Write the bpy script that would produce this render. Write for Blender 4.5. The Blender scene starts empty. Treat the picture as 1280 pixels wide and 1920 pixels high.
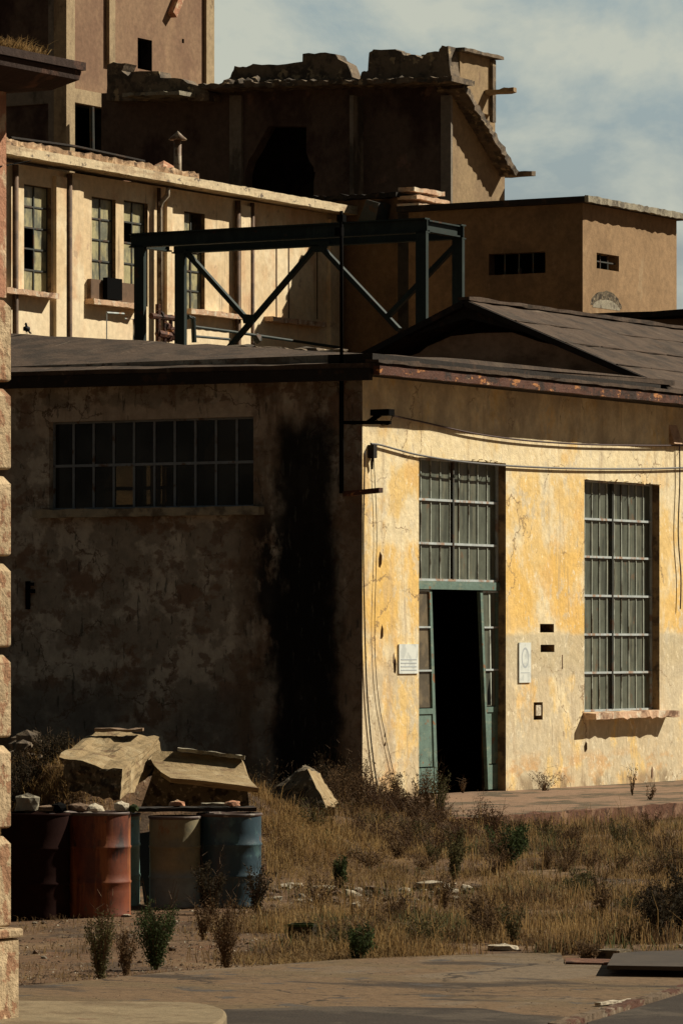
import bpy, bmesh, math, random
from mathutils import Vector, Matrix, noise as mnoise
import numpy as np

# ------------------------------------------------------------------ camera
F = 8500.0                     # focal length in photograph pixels (1280 wide)
CAM = Vector((32.53, -56.49, 2.3))
A = math.radians(30.2)
VIEW = Vector((-math.sin(A), math.cos(A), 0)); RIGHT = Vector((math.cos(A), math.sin(A), 0)); UP = Vector((0, 0, 1))
sc = bpy.context.scene
cd = bpy.data.cameras.new("camera"); cam = bpy.data.objects.new("camera", cd)
sc.collection.objects.link(cam); sc.camera = cam
cam.location = CAM; cam.rotation_euler = (math.radians(90), 0, A)
cd.sensor_fit = 'HORIZONTAL'; cd.sensor_width = 36; cd.lens = F / 1280 * 36
cd.shift_y = 240 / 1280; cd.clip_start = 1; cd.clip_end = 4000
# ------------------------------------------------------------------ light
sc.view_settings.view_transform = 'Standard'; sc.view_settings.look = 'None'
sc.view_settings.gamma = 1; sc.view_settings.exposure = 0.62
SUN_EL = math.radians(39.5); SUN_AZ = math.radians(52)      # azimuth from +X towards +Y
S = Vector((math.cos(SUN_AZ) * math.cos(SUN_EL), math.sin(SUN_AZ) * math.cos(SUN_EL), math.sin(SUN_EL)))
sl = bpy.data.lights.new("sun", 'SUN'); sl.energy = 4.8; sl.angle = math.radians(0.5); sl.color = (1, 0.90, 0.73)
so = bpy.data.objects.new("sun", sl); sc.collection.objects.link(so); so.rotation_euler = S.to_track_quat('Z', 'Y').to_euler()
so.location = (0, 0, 60)
w = bpy.data.worlds.new("World"); sc.world = w; w.use_nodes = True
N = w.node_tree.nodes; L = w.node_tree.links; N.clear()
out = N.new('ShaderNodeOutputWorld'); bg = N.new('ShaderNodeBackground'); sky = N.new('ShaderNodeTexSky')
sky.sky_type = 'NISHITA'; sky.sun_disc = False; sky.sun_elevation = SUN_EL; sky.sun_rotation = math.radians(90) - SUN_AZ
sky.dust_density = 2.0; sky.air_density = 1.0; sky.ozone_density = 1.5
tc = N.new('ShaderNodeTexCoord'); mp = N.new('ShaderNodeMapping'); mp.inputs['Scale'].default_value = (19, 19, 34)
mp.inputs['Location'].default_value = (3.3, 1.2, 0.35)
cn = N.new('ShaderNodeTexNoise'); cn.inputs['Scale'].default_value = 1.0; cn.inputs['Detail'].default_value = 8; cn.inputs['Roughness'].default_value = 0.58; cn.inputs['Distortion'].default_value = 0.3
cr = N.new('ShaderNodeValToRGB'); cr.color_ramp.elements[0].position = 0.43; cr.color_ramp.elements[1].position = 0.61
cr.color_ramp.elements[0].color = (0, 0, 0, 1); cr.color_ramp.elements[1].color = (1, 1, 1, 1)
hsv = N.new('ShaderNodeHueSaturation'); hsv.inputs['Saturation'].default_value = 0.72; hsv.inputs['Value'].default_value = 0.72; hsv.inputs['Hue'].default_value = 0.455
mx = N.new('ShaderNodeMix'); mx.data_type = 'RGBA'
L.new(tc.outputs['Generated'], mp.inputs['Vector']); L.new(mp.outputs[0], cn.inputs['Vector']); L.new(cn.outputs['Fac'], cr.inputs['Fac'])
L.new(sky.outputs[0], hsv.inputs['Color']); L.new(cr.outputs[0], mx.inputs[0]); L.new(hsv.outputs[0], mx.inputs[6])
mx.inputs[7].default_value = (4.9, 5.1, 4.35, 1)
# sky kept bright along the view only, dimmed elsewhere to deepen the shadows
dt = N.new('ShaderNodeVectorMath'); dt.operation = 'DOT_PRODUCT'; dt.inputs[1].default_value = (-.50, .85, .12)
fr_ = N.new('ShaderNodeMapRange'); fr_.interpolation_type = 'SMOOTHSTEP'; fr_.inputs['From Min'].default_value = .80; fr_.inputs['From Max'].default_value = .98
fr_.inputs['To Min'].default_value = .17; fr_.inputs['To Max'].default_value = 1.0
L.new(tc.outputs['Generated'], dt.inputs[0]); L.new(dt.outputs['Value'], fr_.inputs['Value'])
ml = N.new('ShaderNodeVectorMath'); ml.operation = 'SCALE'; L.new(mx.outputs[2], ml.inputs[0]); L.new(fr_.outputs[0], ml.inputs['Scale'])
L.new(ml.outputs[0], bg.inputs['Color']); bg.inputs['Strength'].default_value = 0.07; L.new(bg.outputs[0], out.inputs[0])

# ------------------------------------------------------------------ helpers
rnd = random.Random(7)
def ray(px, py): return VIEW + RIGHT * ((px - 640) / F) + UP * ((1200 - py) / F)
def onX(px, py, X): d = ray(px, py); return CAM + d * ((X - CAM.x) / d.x)
def onY(px, py, Y): d = ray(px, py); return CAM + d * ((Y - CAM.y) / d.y)
def onZ(px, py, Z): d = ray(px, py); return CAM + d * ((Z - CAM.z) / d.z)
def atD(px, py, D): return CAM + ray(px, py) * D
def nz(p, s=1.0, seed=0.0): return mnoise.noise(Vector(p) * s + Vector((seed, seed * 1.7, -seed)))

def tag(o, label=None, cat=None, group=None, kind=None):
    if label: o['label'] = label
    if cat: o['category'] = cat
    if group: o['group'] = group
    if kind: o['kind'] = kind
    return o
WL = {}
def empty(name, loc, label, cat, group=None, rot=None):
    o = bpy.data.objects.new(name, None); sc.collection.objects.link(o); o.location = loc
    o.empty_display_size = 0.2
    if rot: o.rotation_euler = rot
    WL[o] = Vector(loc)
    return tag(o, label, cat, group)

class MB:
    def __init__(s): s.v = []; s.f = []; s.m = []
    def add(s, vs, fs, mi=0):
        n = len(s.v); s.v += [tuple(v) for v in vs]
        for f in fs: s.f.append(tuple(i + n for i in f)); s.m.append(mi)
        return s
    def box(s, x0, x1, y0, y1, z0, z1, mi=0):
        x0, x1 = min(x0, x1), max(x0, x1); y0, y1 = min(y0, y1), max(y0, y1); z0, z1 = min(z0, z1), max(z0, z1)
        return s.add([(x0,y0,z0),(x1,y0,z0),(x1,y1,z0),(x0,y1,z0),(x0,y0,z1),(x1,y0,z1),(x1,y1,z1),(x0,y1,z1)],
                     [(0,3,2,1),(4,5,6,7),(0,1,5,4),(1,2,6,5),(2,3,7,6),(3,0,4,7)], mi)
    def hexa(s, b, t, mi=0):      # bottom 4 points (ccw from above) and top 4
        return s.add(list(b) + list(t), [(3,2,1,0),(4,5,6,7),(0,1,5,4),(1,2,6,5),(2,3,7,6),(3,0,4,7)], mi)
    def prism(s, pts, off, mi=0):
        n = len(pts); off = Vector(off); a = [Vector(p) for p in pts]
        fs = [tuple(range(n)), tuple(range(2 * n - 1, n - 1, -1))] + [(i, i + n, (i + 1) % n + n, (i + 1) % n) for i in range(n)]
        return s.add(a + [p + off for p in a], fs, mi)
    def bar(s, p0, p1, w, h, up=(0, 0, 1), mi=0):
        p0, p1, up = Vector(p0), Vector(p1), Vector(up); d = (p1 - p0).normalized()
        side = d.cross(up)
        if side.length < 1e-4: side = d.cross(Vector((0, 1, 0)))
        side.normalize(); u = side.cross(d).normalized(); a, b = side * w / 2, u * h / 2
        q = [p0 - a - b, p0 + a - b, p0 + a + b, p0 - a + b, p1 - a - b, p1 + a - b, p1 + a + b, p1 - a + b]
        return s.add(q, [(0,1,2,3),(7,6,5,4),(0,4,5,1),(1,5,6,2),(2,6,7,3),(3,7,4,0)], mi)
    def ibeam(s, p0, p1, w, h, t=0.03):
        up = Vector((0, 0, 1)); p0, p1 = Vector(p0), Vector(p1)
        s.bar(p0, p1, t, h - 2 * t); s.bar(p0 + up * (h / 2 - t / 2), p1 + up * (h / 2 - t / 2), w, t)
        return s.bar(p0 - up * (h / 2 - t / 2), p1 - up * (h / 2 - t / 2), w, t)
    def rough(s, p0, p1, w, h, seg=30, amp=0.03, seed=0, mi=0, ends=True):
        p0, p1 = Vector(p0), Vector(p1); d = (p1 - p0).normalized(); side = d.cross(UP).normalized(); u = side.cross(d)
        vs = []; fs = []
        for i in range(seg + 1):
            c = p0.lerp(p1, i / seg)
            for k, (a, b) in enumerate(((-1, -1), (1, -1), (1, 1), (-1, 1))):
                q = c + side * (a * w / 2) + u * (b * h / 2)
                q += side * (amp * (nz((i * .9, k * 7.1, seed), 1) + .5 * rnd.uniform(-1, 1))) + u * (amp * (nz((i * .9, k * 3.3, seed + 9), 1) + .5 * rnd.uniform(-1, 1)))
                vs.append(q)
        for i in range(seg):
            for k in range(4): a = i * 4 + k; b = i * 4 + (k + 1) % 4; fs.append((a, b, b + 4, a + 4))
        fs += [(3, 2, 1, 0), tuple(seg * 4 + k for k in range(4))]
        return s.add(vs, fs, mi)
    def tube(s, pts, r, n=8, r1=None, mi=0, cap=True):
        pts = [Vector(p) for p in pts]; m = len(pts); r1 = r if r1 is None else r1; vs = []; fs = []
        for i, p in enumerate(pts):
            d = (pts[min(i + 1, m - 1)] - pts[max(i - 1, 0)]).normalized(); a = d.orthogonal().normalized() if abs(d.z) < .9 else Vector((1, 0, 0))
            a = (a - d * a.dot(d)).normalized(); b = d.cross(a); rr = r + (r1 - r) * i / (m - 1)
            for k in range(n): t = 2 * math.pi * k / n; vs.append(p + (a * math.cos(t) + b * math.sin(t)) * rr)
        for i in range(m - 1):
            for k in range(n): x = i * n + k; y = i * n + (k + 1) % n; fs.append((x, y, y + n, x + n))
        if cap: fs += [tuple(range(n - 1, -1, -1)), tuple((m - 1) * n + k for k in range(n))]
        return s.add(vs, fs, mi)
    def lathe(s, prof, c=(0, 0, 0), n=40, mi=0):
        c = Vector(c); vs = []; fs = []
        for (r, z) in prof:
            for k in range(n): t = 2 * math.pi * k / n; vs.append(c + Vector((r * math.cos(t), r * math.sin(t), z)))
        for i in range(len(prof) - 1):
            for k in range(n): a = i * n + k; b = i * n + (k + 1) % n; fs.append((a, b, b + n, a + n))
        return s.add(vs, fs, mi)
    def rock(s, c, r, seed=0, sub=2, amp=.35, mi=0):
        bm = bmesh.new(); bmesh.ops.create_icosphere(bm, subdivisions=sub, radius=1)
        r = (r, r, r) if isinstance(r, (int, float)) else r
        rz = Matrix.Rotation(seed * 1.3, 3, 'Z')
        vs = []
        for v in bm.verts:
            p = v.co.copy(); k = 1 + amp * nz(p, 1.3, seed) + amp * .5 * nz(p, 3.1, seed + 5)
            p = Vector((round(p.x * 2.2) / 2.2 * .5 + p.x * .5, p.y, round(p.z * 1.7) / 1.7 * .5 + p.z * .5)) * k
            p = rz @ Vector((p.x * r[0], p.y * r[1], p.z * r[2])); vs.append(Vector(c) + p)
        bm.verts.ensure_lookup_table(); fs = [tuple(v.index for v in f.verts) for f in bm.faces]; bm.free()
        return s.add(vs, fs, mi)
    def panel(s, axis, c, a0, a1, z0, z1, holes=(), th=0.4, mi=0, edge_mi=None, rag=0.0, seed=1):
        """wall slab with rectangular holes. axis 'x': outer plane x=c, a=y, body toward -x. axis 'y': outer plane y=c, a=x, body toward +y"""
        As = sorted({a0, a1} | {h[0] for h in holes} | {h[1] for h in holes}); Zs = sorted({z0, z1} | {h[2] for h in holes} | {h[3] for h in holes})
        As = [a for a in As if a0 <= a <= a1]; Zs = [z for z in Zs if z0 <= z <= z1]
        def solid(i, j):
            if i < 0 or j < 0 or i >= len(As) - 1 or j >= len(Zs) - 1: return False
            am = (As[i] + As[i + 1]) / 2; zm = (Zs[j] + Zs[j + 1]) / 2
            return not any(h[0] < am < h[1] and h[2] < zm < h[3] for h in holes)
        P = (lambda a, z, d: (c - d, a, z)) if axis == 'x' else (lambda a, z, d: (a, c + d, z))
        if edge_mi is None: edge_mi = mi
        idx = {}
        base = len(s.v)
        def V(i, j, d):
            k = (i, j, d)
            if k not in idx: idx[k] = len(s.v); s.v.append(P(As[i], Zs[j], th if d else 0))
            return idx[k]
        def Fc(vs, m): s.f.append(tuple(vs)); s.m.append(m)
        fl = axis == 'x'
        for i in range(len(As) - 1):
            for j in range(len(Zs) - 1):
                if not solid(i, j): continue
                q = [V(i, j, 0), V(i + 1, j, 0), V(i + 1, j + 1, 0), V(i, j + 1, 0)]; Fc(q, mi)
                Fc([V(i, j + 1, 1), V(i + 1, j + 1, 1), V(i + 1, j, 1), V(i, j, 1)], mi)
                if not solid(i - 1, j): Fc([V(i, j, 0), V(i, j + 1, 0), V(i, j + 1, 1), V(i, j, 1)], edge_mi)
                if not solid(i + 1, j): Fc([V(i + 1, j, 1), V(i + 1, j + 1, 1), V(i + 1, j + 1, 0), V(i + 1, j, 0)], edge_mi)
                if not solid(i, j - 1): Fc([V(i, j, 1), V(i + 1, j, 1), V(i + 1, j, 0), V(i, j, 0)], edge_mi)
                if not solid(i, j + 1): Fc([V(i, j + 1, 0), V(i + 1, j + 1, 0), V(i + 1, j + 1, 1), V(i, j + 1, 1)], edge_mi)
        return s
    def build(s, name, mats, parent=None, bevel=0, smooth=False, local=False, disp=None):
        if not isinstance(mats, (list, tuple)): mats = [mats]
        off = WL.get(parent, Vector((0, 0, 0))) if (parent and not local) else Vector((0, 0, 0))
        me = bpy.data.meshes.new(name)
        me.from_pydata([tuple(Vector(v) - off) for v in s.v], [], s.f)
        for m in mats: me.materials.append(m)
        me.polygons.foreach_set('material_index', s.m)
        bm = bmesh.new(); bm.from_mesh(me); bmesh.ops.recalc_face_normals(bm, faces=bm.faces); bm.to_mesh(me); bm.free()
        if smooth: me.polygons.foreach_set('use_smooth', [True] * len(me.polygons))
        o = bpy.data.objects.new(name, me); sc.collection.objects.link(o)
        if parent: o.parent = parent
        WL[o] = WL.get(parent, Vector((0, 0, 0)))
        if bevel:
            b = o.modifiers.new('b', 'BEVEL'); b.width = bevel; b.segments = 2; b.limit_method = 'ANGLE'; b.angle_limit = math.radians(40)
        return o
    def thing(s, name, mats, loc, label, cat, group=None, **kw):   # a thing that is one mesh, origin at loc
        tmp = type('T', (), {})(); WLk = Vector(loc)
        s.v = [tuple(Vector(v) - WLk) for v in s.v]
        o = s.build(name, mats, None, local=True, **kw); o.location = loc; WL[o] = WLk
        return tag(o, label, cat, group)

# ------------------------------------------------------------------ materials
def mat(name, base, layers=(), rough=0.9, bump=0.0, bscale=20, coord='pos', spec=0.2, metal=0.0, warp=0.25, wscale=2.0, rand=0.0, fine=0.18, fscale=6.0):
    """layers: dict(c=colour, s=(sx,sy,sz) or scalar, lo, hi, box={axis:(lo,hi,soft)}, det, amt, off)"""
    m = bpy.data.materials.new(name); m.use_nodes = True; nt = m.node_tree; N = nt.nodes; L = nt.links
    b = N['Principled BSDF']; b.inputs['Roughness'].default_value = rough; b.inputs['Metallic'].default_value = metal
    b.inputs['Specular IOR Level'].default_value = spec
    if coord == 'pos': src = N.new('ShaderNodeNewGeometry').outputs['Position']
    else: src = N.new('ShaderNodeTexCoord').outputs['Object']
    def math_(op, a, c=None):
        n = N.new('ShaderNodeMath'); n.operation = op; n.use_clamp = False
        for i, x in enumerate((a, c)):
            if x is None: continue
            if isinstance(x, (int, float)): n.inputs[i].default_value = x
            else: L.new(x, n.inputs[i])
        return n.outputs[0]
    def noise(sc_, det=5, ro=.6, off=0.0, v=None):
        n = N.new('ShaderNodeTexNoise'); n.inputs['Scale'].default_value = 1; n.inputs['Detail'].default_value = det; n.inputs['Roughness'].default_value = ro
        mpn = N.new('ShaderNodeMapping'); mpn.inputs['Scale'].default_value = (sc_,) * 3 if isinstance(sc_, (int, float)) else sc_
        mpn.inputs['Location'].default_value = (off, off * .37, off * 1.9)
        L.new(v or src, mpn.inputs['Vector']); L.new(mpn.outputs[0], n.inputs['Vector']); return n
    def smooth(x, lo, hi):
        n = N.new('ShaderNodeMapRange'); n.interpolation_type = 'SMOOTHSTEP'; n.inputs['From Min'].default_value = lo; n.inputs['From Max'].default_value = hi
        L.new(x, n.inputs['Value']); return n.outputs[0]
    sep = None
    col = None
    def mix(fac, a, c):
        n = N.new('ShaderNodeMix'); n.data_type = 'RGBA'
        for s_, x in ((0, fac), (6, a), (7, c)):
            if isinstance(x, (int, float)): n.inputs[s_].default_value = x
            elif isinstance(x, tuple): n.inputs[s_].default_value = (*x, 1)
            else: L.new(x, n.inputs[s_])
        return n.outputs[2]
    col = base
    for i, la in enumerate(layers):
        fac = None
        if 'crack' in la:
            wn2 = noise(la['crack'][0] * 2.2, 5, .65, i * 5.1 + 2); a2 = N.new('ShaderNodeVectorMath'); a2.operation = 'SCALE'; a2.inputs['Scale'].default_value = .35 / la['crack'][0] * 1.6
            L.new(wn2.outputs['Color'], a2.inputs[0]); a3 = N.new('ShaderNodeVectorMath'); L.new(src, a3.inputs[0]); L.new(a2.outputs[0], a3.inputs[1])
            vo = N.new('ShaderNodeTexVoronoi'); vo.feature = 'DISTANCE_TO_EDGE'; vo.inputs['Scale'].default_value = la['crack'][0]; L.new(a3.outputs[0], vo.inputs['Vector'])
            crk = math_('SUBTRACT', 1.0, smooth(vo.outputs['Distance'], la['crack'][1] * .4, la['crack'][1]))
        if 's' in la:
            fac = smooth(noise(la['s'], la.get('det', 6), la.get('ro', .62), la.get('off', i * 13.7 + 1)).outputs['Fac'], la.get('lo', .5), la.get('hi', .58))
        if 'box' in la:
            if sep is None:
                wn = noise(wscale, 4, .6, 77.0); sub = N.new('ShaderNodeVectorMath'); sub.operation = 'SUBTRACT'; sub.inputs[1].default_value = (.5, .5, .5)
                L.new(wn.outputs['Color'], sub.inputs[0]); sca = N.new('ShaderNodeVectorMath'); sca.operation = 'SCALE'; sca.inputs['Scale'].default_value = warp * 2
                L.new(sub.outputs[0], sca.inputs[0]); ad = N.new('ShaderNodeVectorMath'); L.new(src, ad.inputs[0]); L.new(sca.outputs[0], ad.inputs[1])
                sep = N.new('ShaderNodeSeparateXYZ'); L.new(ad.outputs[0], sep.inputs[0])
            for ax, (lo, hi, so_) in la['box'].items():
                x = sep.outputs['xyz'.index(ax)]
                g = math_('MULTIPLY', smooth(x, lo - so_, lo + so_), math_('SUBTRACT', 1.0, smooth(x, hi - so_, hi + so_)))
                fac = g if fac is None else math_('MULTIPLY', fac, g)
        if 'crack' in la: fac = crk if fac is None else math_('MULTIPLY', fac, crk)
        fac = math_('MULTIPLY', fac, la.get('amt', 1.0))
        col = mix(fac, col, la['c'])
    if fine:
        f = noise(fscale, 8, .7, 3.3).outputs['Fac']; k = N.new('ShaderNodeMapRange'); k.inputs['From Min'].default_value = .25; k.inputs['From Max'].default_value = .75
        k.inputs['To Min'].default_value = 1 - fine * 2; k.inputs['To Max'].default_value = 1 + fine; L.new(f, k.inputs['Value'])
        v = N.new('ShaderNodeVectorMath'); v.operation = 'SCALE'
        if isinstance(col, tuple): v.inputs[0].default_value = col
        else: L.new(col, v.inputs[0])
        L.new(k.outputs[0], v.inputs['Scale']); col = v.outputs[0]
    if rand:
        oi = N.new('ShaderNodeObjectInfo'); k = N.new('ShaderNodeMapRange'); k.inputs['To Min'].default_value = 1 - rand; k.inputs['To Max'].default_value = 1 + rand
        L.new(oi.outputs['Random'], k.inputs['Value']); v = N.new('ShaderNodeVectorMath'); v.operation = 'SCALE'; L.new(col, v.inputs[0]) if not isinstance(col, tuple) else None
        L.new(k.outputs[0], v.inputs['Scale']); col = v.outputs[0]
    if isinstance(col, tuple): b.inputs['Base Color'].default_value = (*col, 1)
    else: L.new(col, b.inputs['Base Color'])
    if bump:
        bn = N.new('ShaderNodeBump'); bn.inputs['Strength'].default_value = bump; bn.inputs['Distance'].default_value = 0.03
        L.new(noise(bscale, 7, .65, 9.1).outputs['Fac'], bn.inputs['Height']); L.new(bn.outputs[0], b.inputs['Normal'])
    return m

YEL = (.80, .50, .155); CREAM = (.78, .62, .36); GREYP = (.52, .46, .31)
M = {}
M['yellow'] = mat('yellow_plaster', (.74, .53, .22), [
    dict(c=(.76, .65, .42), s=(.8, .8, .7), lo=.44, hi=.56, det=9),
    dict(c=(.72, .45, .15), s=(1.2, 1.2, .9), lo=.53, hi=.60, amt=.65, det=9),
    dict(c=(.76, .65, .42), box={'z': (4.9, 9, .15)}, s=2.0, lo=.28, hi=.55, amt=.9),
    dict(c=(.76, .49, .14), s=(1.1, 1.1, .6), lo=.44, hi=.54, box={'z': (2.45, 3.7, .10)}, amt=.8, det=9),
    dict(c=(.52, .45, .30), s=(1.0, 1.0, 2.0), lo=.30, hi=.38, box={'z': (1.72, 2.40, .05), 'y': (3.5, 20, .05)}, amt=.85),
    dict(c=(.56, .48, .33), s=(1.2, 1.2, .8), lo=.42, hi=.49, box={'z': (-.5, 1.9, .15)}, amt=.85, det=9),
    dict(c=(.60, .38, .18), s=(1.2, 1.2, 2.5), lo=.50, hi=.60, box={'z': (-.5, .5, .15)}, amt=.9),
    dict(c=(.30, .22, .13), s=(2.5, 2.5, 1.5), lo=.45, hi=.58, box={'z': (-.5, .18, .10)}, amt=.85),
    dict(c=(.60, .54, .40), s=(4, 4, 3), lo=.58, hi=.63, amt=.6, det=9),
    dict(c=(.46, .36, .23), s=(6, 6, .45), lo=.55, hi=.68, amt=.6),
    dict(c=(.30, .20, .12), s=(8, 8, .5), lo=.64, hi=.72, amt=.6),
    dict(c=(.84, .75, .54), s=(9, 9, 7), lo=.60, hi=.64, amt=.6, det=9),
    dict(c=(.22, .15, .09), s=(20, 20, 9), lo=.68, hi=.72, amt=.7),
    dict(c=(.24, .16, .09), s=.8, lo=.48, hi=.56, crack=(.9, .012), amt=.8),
    dict(c=(.42, .34, .23), s=(1.2, 1.2, 1.0), lo=.40, hi=.6, box={'z': (5.35, 7, .15)}, amt=.7),  # dirt-toned blotches under the eave, deepening its shadow in the colour
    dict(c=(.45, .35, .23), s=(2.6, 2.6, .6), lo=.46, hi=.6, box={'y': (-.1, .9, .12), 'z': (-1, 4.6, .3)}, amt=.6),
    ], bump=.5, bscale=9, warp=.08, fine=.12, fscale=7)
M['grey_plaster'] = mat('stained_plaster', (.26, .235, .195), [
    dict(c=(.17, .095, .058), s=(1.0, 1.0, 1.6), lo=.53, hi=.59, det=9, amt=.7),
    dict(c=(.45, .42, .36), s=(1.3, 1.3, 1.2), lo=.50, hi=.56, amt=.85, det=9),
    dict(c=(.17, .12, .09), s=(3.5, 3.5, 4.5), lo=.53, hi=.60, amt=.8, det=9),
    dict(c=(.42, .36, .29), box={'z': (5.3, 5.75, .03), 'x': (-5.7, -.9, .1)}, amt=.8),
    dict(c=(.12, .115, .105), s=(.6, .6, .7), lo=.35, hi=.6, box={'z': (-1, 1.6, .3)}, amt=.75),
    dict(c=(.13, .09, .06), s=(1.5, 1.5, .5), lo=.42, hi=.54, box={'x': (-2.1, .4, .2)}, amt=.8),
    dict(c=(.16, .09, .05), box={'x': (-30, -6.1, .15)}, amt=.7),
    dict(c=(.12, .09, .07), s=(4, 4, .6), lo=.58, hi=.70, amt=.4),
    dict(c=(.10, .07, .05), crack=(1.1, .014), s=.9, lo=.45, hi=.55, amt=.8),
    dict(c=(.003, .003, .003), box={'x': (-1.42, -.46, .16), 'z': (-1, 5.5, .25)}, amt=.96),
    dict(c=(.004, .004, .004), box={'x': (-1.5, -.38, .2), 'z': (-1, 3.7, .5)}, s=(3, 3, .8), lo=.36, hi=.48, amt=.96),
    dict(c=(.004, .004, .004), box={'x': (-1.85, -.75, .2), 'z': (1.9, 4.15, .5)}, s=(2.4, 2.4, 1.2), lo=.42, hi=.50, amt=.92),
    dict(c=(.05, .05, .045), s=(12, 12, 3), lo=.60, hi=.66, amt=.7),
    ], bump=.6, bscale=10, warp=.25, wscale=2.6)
M['brick_damaged'] = mat('bare_render', (.20, .12, .07), [dict(c=(.10, .06, .04), s=2.5, lo=.5, hi=.6)], bump=.5)
M['reveal'] = mat('reveal_plaster', (.30, .20, .10), [dict(c=(.12, .08, .05), s=4, lo=.45, hi=.6)], bump=.4)
M['roof'] = mat('old_cement_roof', (.075, .050, .034), [
    dict(c=(.040, .028, .020), s=(2, 2, 2), lo=.45, hi=.62),
    dict(c=(.18, .135, .10), s=(6, .7, 3), lo=.63, hi=.70, amt=.7),
    dict(c=(.08, .06, .042), s=(14, 2, 6), lo=.55, hi=.66, amt=.6)], bump=.6, bscale=14)
M['roof_dark'] = mat('tarred_edge', (.02, .016, .013), [dict(c=(.05, .03, .02), s=3, lo=.55, hi=.65)], bump=.4)
M['rust_trim'] = mat('rusty_gutter_metal', (.085, .032, .018), [
    dict(c=(.42, .18, .06), s=(3, 3.2, 9), lo=.58, hi=.62), dict(c=(.60, .42, .25), s=(5, 5, 12), lo=.66, hi=.69), dict(c=(.03, .015, .01), s=4, lo=.5, hi=.6)], rough=.7, bump=.5, bscale=30)
M['gable_wall'] = mat('gable_sooty_plaster', (.50, .34, .23), [dict(c=(.26, .17, .11), s=(1, 1, 2), lo=.45, hi=.6)], bump=.5)
M['steel_teal'] = mat('teal_painted_steel', (.13, .20, .17), [dict(c=(.22, .12, .06), s=(5, 5, 5), lo=.60, hi=.66), dict(c=(.25, .28, .20), s=(3, 3, 9), lo=.55, hi=.65, amt=.5)], rough=.6, bump=.2)
M['steel_bar'] = mat('galvanised_bar', (.42, .47, .47), [dict(c=(.32, .18, .10), s=(2, 5, 3), lo=.52, hi=.62, amt=.8)], rough=.6, bump=.1)
M['thin_bar'] = mat('thin_glazing_strip', (.42, .46, .40), [dict(c=(.09, .07, .045), s=(2, 3, 1.5), lo=.5, hi=.62)], rough=.7)
M['dark_bar'] = mat('dark_steel_bar', (.05, .055, .05), [dict(c=(.09, .05, .03), s=4, lo=.5, hi=.62)], rough=.7)
M['window_grille'] = mat('window_grille_steel', (.17, .20, .23), [dict(c=(.10, .07, .05), s=5, lo=.55, hi=.65)], rough=.6)
M['reed_glass'] = mat('ribbed_dirty_glass', (.095, .108, .082), [
    dict(c=(.17, .17, .12), s=(3, 7, .6), lo=.5, hi=.66, amt=.8), dict(c=(.045, .052, .04), s=(2, 5, .9), lo=.5, hi=.62, amt=.8),
    dict(c=(.15, .09, .05), s=(3, 4, 2.5), lo=.60, hi=.68, amt=.7)], rough=.42, spec=.4)
M['yel_glass'] = mat('dusty_office_glass', (.42, .38, .21), [dict(c=(.17, .175, .13), s=(2, 2.2, 1.2), lo=.45, hi=.6), dict(c=(.22, .19, .10), s=(3, 3, 3), lo=.58, hi=.66, amt=.6)], rough=.35, spec=.5)
M['teal_glass'] = M['reed_glass']
M['grime_glass'] = mat('grimy_lite', (.17, .135, .085), [dict(c=(.10, .085, .06), s=3, lo=.45, hi=.6)], rough=.35, spec=.5)
M['cream_wall'] = mat('cream_render', (.70, .54, .33), [
    dict(c=(.80, .67, .45), s=(.8, .8, .6), lo=.45, hi=.6), dict(c=(.60, .36, .20), s=(1.2, 1.2, .6), lo=.52, hi=.66, amt=.6),
    dict(c=(.30, .22, .14), s=(5, 5, .35), lo=.60, hi=.70, amt=.7), dict(c=(.42, .30, .2), s=(3, 3, 3), lo=.62, hi=.68, amt=.6),
    dict(c=(.84, .71, .49), box={'z': (0, 9.95, .05)}, amt=.6)], bump=.3, bscale=6, fine=.12)
M['cornice'] = mat('weathered_cornice', (.66, .54, .35), [
    dict(c=(.40, .28, .17), s=(1.0, 1.0, 4), lo=.50, hi=.64, amt=.8), dict(c=(.20, .16, .12), s=(4, 4, 6), lo=.58, hi=.66)], bump=.5, bscale=12)
M['cornice_top'] = mat('broken_cornice_top', (.34, .22, .13), [dict(c=(.55, .40, .25), s=(2, 2, 4), lo=.5, hi=.6), dict(c=(.12, .08, .05), s=(5, 3, 6), lo=.52, hi=.6)], bump=.7, bscale=10)
M['sill'] = mat('weathered_sill', (.56, .37, .24), [dict(c=(.66, .56, .42), s=4, lo=.5, hi=.6), dict(c=(.24, .14, .09), s=3, lo=.55, hi=.65)], bump=.5)
M['dark_groove'] = mat('dark_strip_brown', (.14, .085, .05), [dict(c=(.08, .05, .03), s=3, lo=.5, hi=.6)], rough=.7)  # dark brown of the shade strips, panel joints and boarded strip
M['pipe_light'] = mat('weathered_pipe', (.36, .30, .22), [dict(c=(.16, .10, .06), s=3, lo=.5, hi=.6)], rough=.6)
M['salmon'] = mat('salmon_render', (.26, .165, .10), [
    dict(c=(.21, .125, .078), s=(.5, .5, .35), lo=.45, hi=.62), dict(c=(.34, .22, .13), s=(.9, .9, .5), lo=.55, hi=.68, amt=.7), dict(c=(.17, .10, .06), s=(3, 3, .5), lo=.62, hi=.72, amt=.6),
    dict(c=(.22, .13, .09), s=(4, 4, 4), lo=.66, hi=.70, amt=.6)], bump=.3, bscale=5)
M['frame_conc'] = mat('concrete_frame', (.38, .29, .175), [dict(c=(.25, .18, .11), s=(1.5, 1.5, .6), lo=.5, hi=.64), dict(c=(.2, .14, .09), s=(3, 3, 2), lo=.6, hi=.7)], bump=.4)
M['dark_conc'] = mat('shaded_frame_concrete', (.22, .19, .15), [dict(c=(.08, .07, .055), s=(1, 1, .4), lo=.5, hi=.62)], bump=.4)  # frame concrete with shade painted in, for faces away from the sun
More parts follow.
